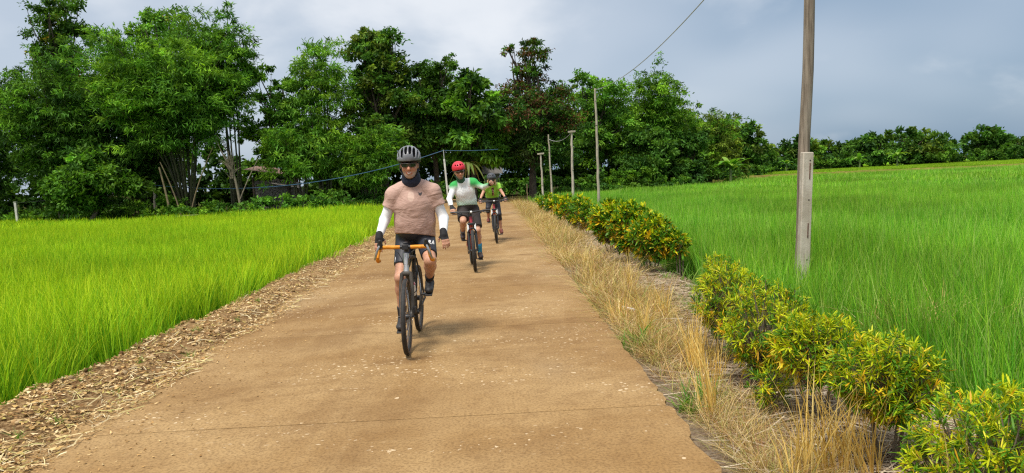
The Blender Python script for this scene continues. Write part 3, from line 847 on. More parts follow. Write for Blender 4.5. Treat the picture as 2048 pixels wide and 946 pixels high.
def tree(name, label, base, lobes, n, cols, seed, trunk_r=.2, L=(.16, .32), W=(.08, .16), clump=42, flat=.6, bark=None, cat='tree', group=None, fork=.35, tips=None, tipfrac=0, var=.32, droop=-.15, lean=(0, 0), lflat=.6):
    t = empty(name, base); tag(t, label, cat, group)
    lc = [(l[0], l[1], l[2]) for l in lobes]; top = max(l[2] for l in lobes); cx = sum(l[0] for l in lobes) / len(lobes)
    mb = MB(); f = Vector((lean[0] + cx * .3, lean[1], top * fork))
    limb(mb, (0, 0, -.15), f, trunk_r, trunk_r * .72, .05, 7, 9, seed)
    tl = max(lobes, key=lambda l: l[2])
    for i, c in enumerate(lc):
        limb(mb, f + Vector((0, 0, -.1)), c, trunk_r * .6, trunk_r * .16, .16, 6, 6, seed + 10 + i)
        rr = random.Random(seed + i)
        for q in range(3):
            a = Vector(c) * .6 + f * .4; R = lobes[i]
            e = Vector(c) + Vector((rr.uniform(-1, 1) * R[3], rr.uniform(-1, 1) * R[4], rr.uniform(-.2, .9) * R[5])) * .8
            limb(mb, a, e, trunk_r * .22, trunk_r * .06, .15, 5, 5, seed + 40 + i * 3 + q)
    mb.build('trunk', bark or M_barkD, t)
    crown('crown', lobes, n, L, W, cols, M_leaf, t, seed, clump, flat, droop, var, tips, tipfrac, lflat)
    return t

def bamboo(name, label, base, height, spread, n, cols, seed, culms=12, low=.3, group=None, top_bias=1.0, lobes_extra=(), dens_h=(.35, 1.0), tips=None, tipfrac=0, W=(.05, .085), off=(0, 0)):
    """a clump: arching culms, each hung with layered sprays of narrow leaves"""
    t = empty(name, base); tag(t, label, 'bamboo', group)
    rr = random.Random(seed); lobes = list(lobes_extra)
    for i in range(culms):
        az = 2 * pi * (i + rr.uniform(-.3, .3)) / culms; s = spread * rr.uniform(.35, 1.0); h = height * rr.uniform(.72, 1.0) * (1 - .22 * (s / spread) ** 2)
        b = Vector((cos(az) * .45 * rr.uniform(.3, 1.2), sin(az) * .4 * rr.uniform(.3, 1.2), -.15))
        tip = Vector((cos(az) * s + off[0], sin(az) * s * .7 + off[1], h))
        pts, rad = [], []
        for k in range(10):
            u = k / 9; p = b.lerp(tip, u); p.z = b.z + (tip.z - b.z) * (1 - (1 - u) ** 1.35)
            q = (u ** 1.7); p.x = b.x + (tip.x - b.x) * q; p.y = b.y + (tip.y - b.y) * q
            pts.append(p); rad.append(.055 * (1 - .8 * u) + .006)
        mb = MB(); mb.tube(pts, rad, 6); mb.build('culm', M_culm, t)
        for k in range(2, 10):
            u = k / 9
            if u < dens_h[0] or (u < low): continue
            R = (.55 + .75 * sin(pi * min(1, (u - .1) * 1.05))) * rr.uniform(.7, 1.15) * top_bias * (.8 if k == 9 else 1)
            lobes.append((pts[k].x + rr.uniform(-.4, .4), pts[k].y + rr.uniform(-.4, .4), pts[k].z + rr.uniform(-.2, .3), R * 1.25, R * 1.1, R * .75))
    crown('crown', lobes, n, (.22, .42), W, cols, M_leaf, t, seed, 34, .42, -.3, .26, tips, tipfrac)
    return t

def lob(seed, cx, cy, z0, z1, rx, ry, k, rr=(.28, .45), taper=.5):
    """k lobes filling an upright crown between z0 and z1"""
    r = random.Random(seed); out = []; H = z1 - z0; g = min(rx, ry, H * .6)
    for i in range(k):
        u = (i + .5) / k; z = z0 + H * (.12 + .80 * u); wd = (1 - taper * u ** 1.6) * (.55 + .45 * min(1, u * 3))
        a = i * 2.4 + r.uniform(-.5, .5); q = r.uniform(.35, .8) * wd
        s = r.uniform(*rr) * (1 - .25 * u)
        out.append((cx + cos(a) * rx * q, cy + sin(a) * ry * q, z, max(rx * s * 1.5, .5), max(ry * s * 1.5, .5), max(g * s * 1.25, .5)))
    return out
GZ = -.18
# ---- left: bamboo and tall trees
bamboo('bamboo_clump', 'huge bright green bamboo clump with splayed bare culms left of the shed', (-18.2, 43.6, GZ), 12.6, 5.8, 56000, G_MID, 11, 20, .36, dens_h=(.36, 1), off=(-.9, 0), top_bias=1.3)
bamboo('bamboo_clump', 'tall slender bamboo clump with feathery tip right of the huge clump', (-15.6, 44.6, GZ), 13.4, 1.5, 11000, G_MID, 12, 6, .5, dens_h=(.5, 1), top_bias=.8)
bamboo('bamboo_clump', 'dark dense bamboo clump at the left edge of the photo', (-26.6, 45.8, GZ), 11.2, 5.4, 44000, G_DARK + G_MID[:2], 13, 17, .12, dens_h=(.12, 1), top_bias=1.25)
bamboo('bamboo_clump', 'low dark bamboo clump behind the white left post', (-34.0, 49.0, GZ), 12.2, 5.0, 30000, G_DARK, 14, 13, .1, dens_h=(.1, 1), top_bias=1.25)
tree('tall_tree', 'tall dark tree with yellow flowering top at upper left', (-28.6, 50.5, GZ), lob(21, 0, 0, 5.5, 15.6, 3.0, 2.6, 12) , 17000, G_DARK, 21, .25, tips=[(.42, .36, .04), (.5, .42, .06)], tipfrac=.10)
tree('tall_tree', 'tall leafy tree behind the huge bamboo, top near the frame edge', (-21.5, 49.5, GZ), lob(22, 0, 0, 5, 14.2, 3.4, 2.8, 12), 16000, G_MID, 22, .25, tips=[(.38, .34, .06)], tipfrac=.06)
tree('leaning_tree', 'low broad leafy tree with pale leaning trunk at the paddy edge', (-23.4, 41.9, GZ), [(1.0, -.6, 2.6, 1.9, 1.3, 1.0), (-.6, 0, 2.3, 1.5, 1.2, .9), (2.3, -.2, 2.0, 1.5, 1.1, .9), (.6, 0, 3.7, 1.3, 1.1, .7), (.0, -.3, 1.4, 1.5, 1.0, .7)], 12000, G_DARK + G_MID[:1], 23, .13, (.2, .36), (.09, .16), bark=M_barkG, fork=.4, lean=(.9, 0))
tree('airy_tree', 'thin airy tree with sky gaps right of the tall slender bamboo', (-13.0, 46.5, GZ), lob(24, 0, 0, 2.4, 9.4, 2.5, 2.0, 13, (.24, .38), .2), 13000, G_MID, 24, .16, clump=60, fork=.3)
bamboo('bamboo_clump', 'pale feathery bamboo rising above the shed, left of the dense tall tree', (-10.4, 45.2, GZ), 11.3, 1.5, 12500, G_LIGHT, 15, 8, .15, dens_h=(.18, 1), top_bias=.95)
bamboo('bamboo_clump', 'lower bright bamboo clump hanging over the shed', (-11.8, 44.6, GZ), 6.4, 2.4, 9000, G_LIGHT, 16, 7, .35, dens_h=(.4, 1), top_bias=.95)
bamboo('bamboo_clump', 'dark drooping bamboo clump behind the front rider', (-7.6, 44.9, GZ), 5.8, 2.2, 10000, G_MID, 17, 9, .2, dens_h=(.25, 1), top_bias=.9)
bamboo('bamboo_clump', 'dark low bamboo thicket between the leaning trunk tree and the huge clump', (-22.4, 47.0, GZ), 9.0, 3.6, 22000, G_DARK, 20, 14, .1, dens_h=(.12, 1), top_bias=1.1)
# ---- middle
tree('tall_tree', 'dense tall rounded tree above the front rider', (-7.0, 47.5, GZ), lob(25, 0, 0, 3.0, 12.0, 2.3, 2.2, 15, (.30, .45), .15), 22000, G_DARK + G_OLIVE[:2], 25, .25, (.18, .34), (.10, .18))
tree('layered_tree', 'layered dark green tree right of the dense tall tree', (-3.9, 49.5, GZ), lob(26, 0, 0, 2.6, 9.8, 2.8, 2.4, 14, (.3, .45), .35), 20000, G_DARK + G_MID[:1], 26, .22, flat=.35)
tree('broadleaf_tree', 'tree with large drooping leaves above the second rider', (-1.3, 48.5, GZ), lob(27, 0, 0, 2.2, 8.8, 2.1, 2.0, 12, (.3, .45), .3), 10500, G_DARK + G_MID[:2], 27, .2, (.32, .55), (.16, .26), droop=-.5)
tree('red_tipped_tree', 'big dark tree with reddish brown tips over the road end', (2.7, 50.2, GZ), lob(28, .25, 0, 2.0, 8.0, 3.7, 3.0, 15, (.28, .42), .35) + [(.1, 0, 8.6, 1.4, 1.2, .9), (.4, 0, 9.7, 1.1, 1.0, .9), (.5, 0, 10.5, .7, .7, .6), (-1.2, 0, 10.2, .55, .5, .45)], 30000, G_DARK + [(.05, .085, .022)], 28, .30, (.16, .30), (.07, .13), fork=.22, tips=[(.15, .075, .04), (.12, .055, .03), (.17, .10, .045)], tipfrac=.42, bark=M_barkD)
# ---- right
tree('light_tree', 'light green tree behind the bamboo poles', (9.0, 61.0, GZ), lob(29, 0, 0, 2.0, 10.0, 3.4, 2.8, 13, (.3, .44), .3), 17000, G_MID, 29, .2, (.2, .38), (.09, .16))
bamboo('bamboo_clump', 'tall green bamboo clump with spire top right of the tallest bamboo pole', (14.3, 63.0, GZ), 10.4, 3.6, 26000, G_MID, 18, 13, .1, dens_h=(.1, 1), top_bias=1.25, lobes_extra=[(.4, 0, 10.4, .55, .55, .9), (.5, 0, 11.3, .35, .35, .6), (.3, 0, 9.6, .8, .8, .9)], W=(.07, .12))
bamboo('bamboo_clump', 'yellowish bamboo clump sloping down right of the spire topped clump', (19.3, 68.0, GZ), 8.4, 4.2, 22000, G_OLIVE + G_MID, 19, 12, .1, dens_h=(.1, 1), top_bias=1.2, W=(.07, .12))
tree('round_tree', 'dark round tree left of the small banana plant', (12.3, 59.3, GZ), lob(30, 0, 0, .5, 5.0, 2.6, 2.0, 9, (.32, .46), .3), 11000, G_DARK, 30, .16, (.22, .4), (.1, .2))
tree('round_tree', 'dark round bushy tree above the red earth right of the bamboo poles', (16.6, 62.5, GZ), lob(31, 0, 0, .4, 4.8, 2.8, 2.0, 9, (.32, .46), .3), 11000, G_DARK, 31, .16, (.22, .4), (.1, .2))
tree('round_tree', 'dark dome tree behind the banana plant, end of the near wood', (29.5, 84.0, GZ), lob(32, 0, 0, .4, 6.6, 3.4, 2.4, 9, (.34, .48), .3), 9000, G_DARK + G_OLIVE[:1], 32, .2, (.3, .5), (.16, .28))
tree('round_tree', 'olive dome tree between the near wood and the far tree line', (24.0, 77.5, GZ), lob(33, 0, 0, .4, 6.2, 3.0, 2.4, 9, (.34, .48), .3), 8000, G_OLIVE, 33, .2, (.3, .5), (.14, .26))
# ---- far tree line across the right
FAR = [(38.5, 108, 6.3, 4.4, 'dome tree just left of the big pole, first of the far tree line'), (47, 112, 6.6, 4.6, 'dark tree directly behind the big pole'), (53.5, 114, 6.0, 4.4, 'tree right of the big pole in the far line'),
       (59, 112, 6.9, 3.8, 'tree left of the widest far tree'), (66, 114, 8.2, 5.6, 'widest and tallest tree of the far line'), (72.5, 118, 6.2, 3.2, 'low tree right of the widest far tree'), (79.5, 116, 7.4, 4.0, 'rounded tree second from the right end of the far line'), (87, 122, 5.6, 4.2, 'small bushy tree near the right end of the far line'), (95, 122, 5.4, 4.6, 'last tree at the right edge of the far line'), (104, 126, 5.6, 5.2, 'tree past the right edge of the far line')]
for i, (x, y, h, w, lab) in enumerate(FAR):
    h *= .88; w *= 1.12
    tree('far_tree', lab, (x, y, 0), lob(60 + i, 0, 0, .3, h * .80, w, w * .7, 8, (.36, .5), .38), 4200, [G_DARK, G_DARK + G_OLIVE[:1], G_OLIVE[:2] + G_DARK][i % 3], 60 + i, .2, (.45, .8), (.26, .45), clump=50, group='trees of the far line')

# ---- low growth along the wood's foot and deep inside it
def mass(name, label, spots, n, cols, L, W, seed):
    r = np.random.default_rng(seed)
    P, D, K, nk = lobes_points(spots, n, r, 40, .6, .3); m = len(P); D[:, 2] += .1
    cb = np.array(cols)[r.integers(0, len(cols), nk)] * (1 + r.normal(0, .22, (nk, 1))).clip(.4, 1.6)
    V, F, C = diamonds(P, D, r.uniform(*L, m), r.uniform(*W, m), cb[K] * r.uniform(.7, 1.3, (m, 1)), r)
    o = link(name, mesh_np(name, V, F, [M_leaf], col=C)); tag(o, label, kind='stuff'); return o
rr = random.Random(5)
sp = []
for x in np.arange(-38, -3.6, .75):
    y = float(left_end(x)); h = (.85 if x < -14 else 1.05) * rr.uniform(.6, 1.25)
    sp.append((x, y + rr.uniform(.3, 1.2), GZ + h * .5, rr.uniform(.6, 1.1), .7, h * .55))
    if rr.random() < .6: sp.append((x + rr.uniform(-.4, .4), y + rr.uniform(1.6, 3.0), GZ + h * .9, .9, .8, h * .7))
mass('undergrowth', 'low green undergrowth at the foot of the left trees', sp, 26000, G_MID + G_DARK, (.12, .26), (.07, .14), 81)
sp = []
for x in np.arange(4.2, 17.6, .8):
    y = float(right_end(x)); h = .8 * rr.uniform(.5, 1.2)
    sp.append((x, y + rr.uniform(.6, 1.6), GZ + h * .5, .9, .7, h * .6)); sp.append((x, y + rr.uniform(2.2, 4), GZ + h * 1.3, 1.1, .9, h * 1.3))
for x in np.arange(20, 30, 1.2): sp.append((x, float(right_end(x)) + 3, GZ + .9, 1.3, 1.0, 1.3))
for x in np.arange(32, 112, 1.7): sp.append((x, 108 + .12 * (x - 40) + rr.uniform(-1, 2), rr.uniform(.7, 1.3), 1.8, 1.4, rr.uniform(.9, 1.8)))
for x in np.arange(-4, 5, 1.1): sp.append((x, 63 + rr.uniform(0, 2), GZ + 3.2, 1.3, 1.0, 1.5)); sp.append((x, 63 + rr.uniform(0, 2), GZ + 1.2, 1.3, 1.0, 1.5))
for x in np.arange(-3.5, 4.5, .6): sp.append((x, 56.5 + .5 * abs(x) + rr.uniform(-1, 1), GZ + .7, 1.0, .8, rr.uniform(.7, 1.4)))
mass('undergrowth', 'dark scrub at the foot of the right and far trees', sp, 28000, G_DARK + G_MID[:1], (.2, .4), (.12, .24), 82)
sp = []
for x in np.arange(-62, -12, 1.3):
    hm = 5.2 if (x < -24 or x > -17) else 3.8
    for q in range(3): sp.append((x, 57 + rr.uniform(0, 7), GZ + hm * (q + .5) / 3, 1.7, 1.5, hm / 3.6))
for x in np.arange(-12, 36, 1.25):
    hm = np.interp(x, [-12, -7, 3, 12, 18, 26, 36], [3.5, 6.5, 7.2, 7.2, 5.5, 3.5, 2.8]); y = np.interp(x, [-12, 4, 14, 24, 36], [56, 62, 70, 82, 96])
    for q in range(4): sp.append((x + rr.uniform(-.6, .6), y + rr.uniform(0, 5), GZ + hm * (q + .5) / 4, 1.7, 1.5, hm / 4.6))
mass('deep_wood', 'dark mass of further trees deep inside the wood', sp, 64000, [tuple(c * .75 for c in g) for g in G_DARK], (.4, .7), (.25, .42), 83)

# bushes on the paddy edge at right
for i, (x, y, h, w, lab) in enumerate([(9.4, 57.0, 1.0, 1.5, 'low spreading bush left of the tallest paddy edge bush'), (11.0, 57.6, 1.9, 1.5, 'tallest leafy bush at the paddy edge under the bamboo'), (12.9, 57.9, 1.0, 1.0, 'small bush right of the tallest paddy edge bush'), (15.0, 58.6, .8, .7, 'tiny lone bush in front of the red earth')]):
    tree('bush', lab, (x, y, GZ), lob(90 + i, 0, 0, 0, h, w, .9, 6, (.4, .55), .3), int(1500 * w * h) + 700, G_MID, 90 + i, .05, (.14, .28), (.08, .15), cat='bush', group='bushes on the paddy edge')

# ---- a big-leaved sapling, bananas, a drooping palm: each leaf its own part
M_bigleaf = leafy('broad_leaf', .35, .45, 1.2, .85, 1.15, .2)
M_stalk = plain('green_stalk', (.13, .17, .05), .6)
def big_leaf(parent, a, d, L, W, droop, col, seg=7, name='leaf', fold=.22):
    a, d = Vector(a), Vector(d).normalized(); s = d.cross(Vector((0, 0, 1)));
    if s.length < .01: s = Vector((1, 0, 0))
    s.normalize(); V, F, C = [], [], []
    for i in range(seg + 1):
        t = i / seg; c = a + d * (L * t) + Vector((0, 0, -droop * L * t * t)); w = W * .5 * (sin(pi * min(.985, .06 + t * .93)) ** .6)
        V += [c - s * w + Vector((0, 0, w * fold)), c, c + s * w + Vector((0, 0, w * fold))]; C += [col] * 3
    for i in range(seg):
        for k in (0, 1): F.append((i * 3 + k, i * 3 + k + 1, i * 3 + k + 4, i * 3 + k + 3))
    link(name, mesh_np(name, V, [F], [M_bigleaf], col=np.array(C), smooth=True), parent)

def banana(label, base, h, n, seed, L=1.6, W=.42):
    t = empty('banana_plant', base); tag(t, label, 'banana plant', 'banana plants along the wood'); r = random.Random(seed)
    mb = MB(); mb.tube([(0, 0, -.1), (.03, 0, h * .3), (0, 0, h * .55)], [.14, .11, .07], 8); mb.build('stalk', M_stalk, t)
    for i in range(n):
        a = i * 2.4 + r.uniform(-.3, .3); up = r.uniform(.35, 1.6)
        c = [(.13, .33, .03), (.17, .38, .04), (.10, .26, .025), (.24, .40, .05)][r.randrange(4)]
        big_leaf(t, (0, 0, h * .5 * r.uniform(.8, 1.05)), (cos(a), sin(a), up), L * r.uniform(.7, 1.1) * h / 3, W * r.uniform(.8, 1.2), r.uniform(.25, .7), c)
    return t
banana('large banana plant with broad leaves on the red earth at right', (20.0, 60.9, -.1), 3.2, 16, 1, 2.1, .5)
banana('banana plant left of the widest far tree, in front of the far line', (58.5, 104, .1), 3.9, 12, 2, 1.7, .6)
banana('banana plant right of the big pole, at the foot of the far line', (53.0, 104, .1), 3.0, 9, 3, 1.6, .5)
banana('banana plant left of the big pole, at the foot of the far line', (41.5, 102, .1), 2.8, 9, 4, 1.6, .5)
sp_ = empty('broadleaf_sapling', (-5.4, 43.0, GZ)); tag(sp_, 'sapling with big round bright leaves above the front rider helmet', 'sapling')
mb = MB(); limb(mb, (0, 0, -.1), (.05, 0, 4.6), .05, .02, .03); mb.build('stem', M_stalk, sp_)
r_ = random.Random(3)
for i in range(26):
    a = i * 2.4; z = 3.1 + 1.9 * i / 26; big_leaf(sp_, (0, 0, z), (cos(a), sin(a) * .8, r_.uniform(.2, .8)), r_.uniform(.4, .75), r_.uniform(.3, .42), r_.uniform(.2, .5), [(.10, .25, .03), (.14, .31, .04), (.08, .2, .025)][i % 3], 5)
pm = empty('drooping_palm', (-1.6, 47.0, GZ)); tag(pm, 'small palm with pale drooping fronds behind the red helmet', 'palm')
mb = MB(); limb(mb, (0, 0, -.1), (0, 0, 2.6), .10, .07, .02); mb.build('trunk', M_barkG, pm)
for i in range(13):
    a = i * 2.4; big_leaf(pm, (0, 0, 2.6), (cos(a), sin(a), r_.uniform(.5, 1.3)), r_.uniform(1.0, 1.7), .2, r_.uniform(.9, 1.6), [(.30, .27, .10), (.16, .24, .05), (.22, .26, .08)][i % 3], 8, 'frond')

# dead pale tree and bare poles at the foot of the bamboo
M_dead = plain('bleached_wood', (.20, .165, .115), .85, var=.3, vs=5, bmp=.5)
dt = empty('dead_tree', (-14.5, 41.9, GZ)); tag(dt, 'bare pale dead tree with tangled twigs left of the shed', 'dead tree')
mb = MB(); p = limb(mb, (0, 0, -.1), (-.35, 0, 3.0), .085, .06, .06, 8); mb.build('trunk', M_dead, dt)
mb = MB(); rd = random.Random(9)
for i in range(26):
    a = Vector((-.35 + rd.uniform(-.1, .1), rd.uniform(-.1, .1), rd.uniform(2.3, 3.1)))
    limb(mb, a, a + Vector((rd.uniform(-.9, .4), rd.uniform(-.4, .4), rd.uniform(.3, 1.9))), .03, .008, .25, 5, 5, i)
limb(mb, (0, 0, 1.2), (1.1, .2, 3.4), .04, .02, .1, 6, 6, 50)
mb.build('twigs', M_dead, dt)['kind'] = 'stuff'
for i, (x, y, tx, h, rad, lab) in enumerate([(-18.35, 41.6, -.45, 3.3, .075, 'pale cut bamboo stump standing in the huge clump'), (-17.9, 42.0, -1.0, 3.6, .05, 'brown leaning bamboo stem left of the pale cut stump'), (-17.5, 42.0, 1.7, 4.4, .045, 'long bamboo stem leaning right out of the huge clump')]):
    t = empty('cut_bamboo', (x, y, GZ)); tag(t, lab, 'bamboo stem')
    mb = MB(); pts = [(tx * (k / 8) ** 1.4, 0, -.1 + h * k / 8) for k in range(9)]; mb.tube(pts, [rad * (1 - .4 * k / 8) for k in range(9)], 8); mb.build('culm', M_culmdry, t)
    mb = MB()
    for k in range(1, 8): mb.ring(pts[k], (Vector(pts[k]) - Vector(pts[k - 1])), rad * (1 - .4 * k / 8), .008, 10, 5)
    mb.build('node_rings', M_culmdry, t)['kind'] = 'stuff'

# ================================================================== CROTON SHRUBS along the right verge
M_croton = leafy('croton_leaf', .3, .42, 0, spec=.15)
CR_G = [(.10, .25, .014), (.14, .30, .018), (.07, .19, .014)]
CR_L = [(.44, .52, .010), (.56, .60, .015), (.32, .46, .012)]
CR_Y = [(.74, .56, .025), (.80, .52, .025), (.68, .38, .02), (.72, .62, .06)]
def croton(label, x, y, top, bottom, w, seed, rosettes=100, per=17, L=(.030, .080), W=(.0052, .0095), mixw=(.55, .36, .13), stemz=None, nstem=4, dark=1.0):
    r = np.random.default_rng(seed); gz = float(zright(np.array(x), np.array(y)))
    t = empty('croton_shrub', (x, y, gz)); tag(t, label, 'shrub', 'croton shrubs along the right verge')
    h0, h1 = bottom - gz, top - gz; cz = (h0 + h1) / 2; hz = (h1 - h0) / 2; hw = w / 2
    # tips of the branches: knobbly dome
    d = r.normal(0, 1, (rosettes, 3)); d /= np.linalg.norm(d, axis=1, keepdims=True)
    rad = np.where(r.uniform(0, 1, rosettes) < .74, r.uniform(.78, 1.0, rosettes), r.uniform(.35, .78, rosettes)) * (1 + .10 * np.sin(d[:, 0] * 5 + seed) * np.cos(d[:, 2] * 4 + seed))
    tip = np.array([0, 0, cz]) + d * np.array([hw, hw, hz]) * rad[:, None] * .86
    mb = MB(); fork = Vector((0, 0, max(.05, h0 * .9)))
    for i in range(nstem):
        a = 2 * pi * i / nstem + seed; limb(mb, (cos(a) * .035, sin(a) * .035, -.05), fork + Vector((cos(a) * hw * .32, sin(a) * hw * .32, hz * .35)), .013, .009, .08, 5, 6, seed + i)
    for i in range(0, rosettes, 2):
        a = i * 2.4; limb(mb, fork + Vector((cos(a) * hw * .2, sin(a) * hw * .2, hz * .2)), tip[i], .006, .003, .1, 3, 4, seed + i)
    mb.build('stem', M_barkG, t)
    m = rosettes * per; ids = np.repeat(np.arange(rosettes), per)
    ax = d * .55 + np.array([0, 0, .55]) + r.normal(0, .25, (rosettes, 3)); ax /= np.linalg.norm(ax, axis=1, keepdims=True)
    g = r.normal(0, 1, (m, 3)); D = ax[ids] * .75 + g / np.linalg.norm(g, axis=1, keepdims=True) * .85
    P = tip[ids] - ax[ids] * r.uniform(0, .05, (m, 1))
    # young green rosettes on top, yellow and orange on the shaded sides
    u = r.uniform(0, 1, rosettes) + .30 * d[:, 2]
    fam = np.where(u > 1 - mixw[0] + .12, 1, np.where(u > mixw[2], 0, 2))
    leaf_f = fam[ids]; sw = r.uniform(0, 1, m) < .24; leaf_f = np.where(sw, r.integers(0, 3, m), leaf_f)
    pal = np.array([CR_G + [CR_G[0]], CR_L + [CR_L[1]], CR_Y])
    C = pal[leaf_f, r.integers(0, 4, m)] * r.uniform(.75, 1.2, (m, 1)) * dark
    V, F, CC = straps(P, D, r.uniform(*L, m), r.uniform(*W, m), C, r, .35)
    f = link('foliage', mesh_np('foliage', V, F, [M_croton], col=CC), t); f['kind'] = 'stuff'
    return t
croton('nearest yellow green croton shrub, cut by the bottom right corner', 2.16, 3.05, .60, -.20, .86, 1, 520, 22)
croton('second nearest croton shrub on a bare stem, below the dry paddy patch', 2.10, 3.85, .64, .08, .70, 2, 460, 22)
croton('third nearest croton shrub with several bare stems', 2.02, 4.55, .64, .09, .62, 3, 400, 22)
croton('fourth croton shrub, orange topped, reaching down to the straw', 1.98, 5.30, .76, -.08, .78, 4, 420, 21)
croton('small croton sprout at the foot of the orange topped shrub', 1.80, 4.75, .24, -.10, .34, 5, 46, 18)
croton('fifth croton shrub with orange leaves, left of the big pole', 1.98, 6.15, .78, .0, .72, 6, 360, 20)
croton('sixth croton shrub, just left behind the fifth at the row end', 2.14, 6.85, .80, .15, .44, 7, 140, 19)
MX = (.22, .26, .17)
croton('front dark green croton with orange leaves in the middle group', 2.60, 12.0, .86, .0, .92, 8, 280, 16, (.07, .14), (.018, .03), MX)
croton('small orange tinged croton at right of the middle group', 2.98, 11.7, .55, .12, .38, 9, 40, 15, (.07, .14), (.02, .034), MX)
croton('central tall croton of the middle group', 2.50, 13.3, 1.04, .0, .92, 10, 230, 16, (.08, .16), (.024, .04), MX)
croton('rear left croton of the middle group with orange flecks', 2.38, 14.9, 1.06, .0, 1.0, 11, 230, 16, (.08, .17), (.026, .044), MX)
croton('dark croton at the front of the far group', 2.42, 19.6, .84, .0, 1.05, 12, 120, 15, (.10, .18), (.03, .05), (.1, .2, .08), dark=.9)
croton('tall yellow topped croton in the far group', 2.40, 22.2, .98, .0, 1.2, 13, 120, 15, (.10, .18), (.032, .055), (.14, .3, .16))
croton('low croton second from the end of the far group', 2.36, 26.0, .80, .0, 1.2, 14, 100, 14, (.11, .2), (.035, .06), (.14, .3, .16))
croton('last croton shrub at the far end of the row', 2.40, 31.0, .76, .0, 1.4, 15, 90, 14, (.12, .22), (.04, .07), (.14, .3, .16))
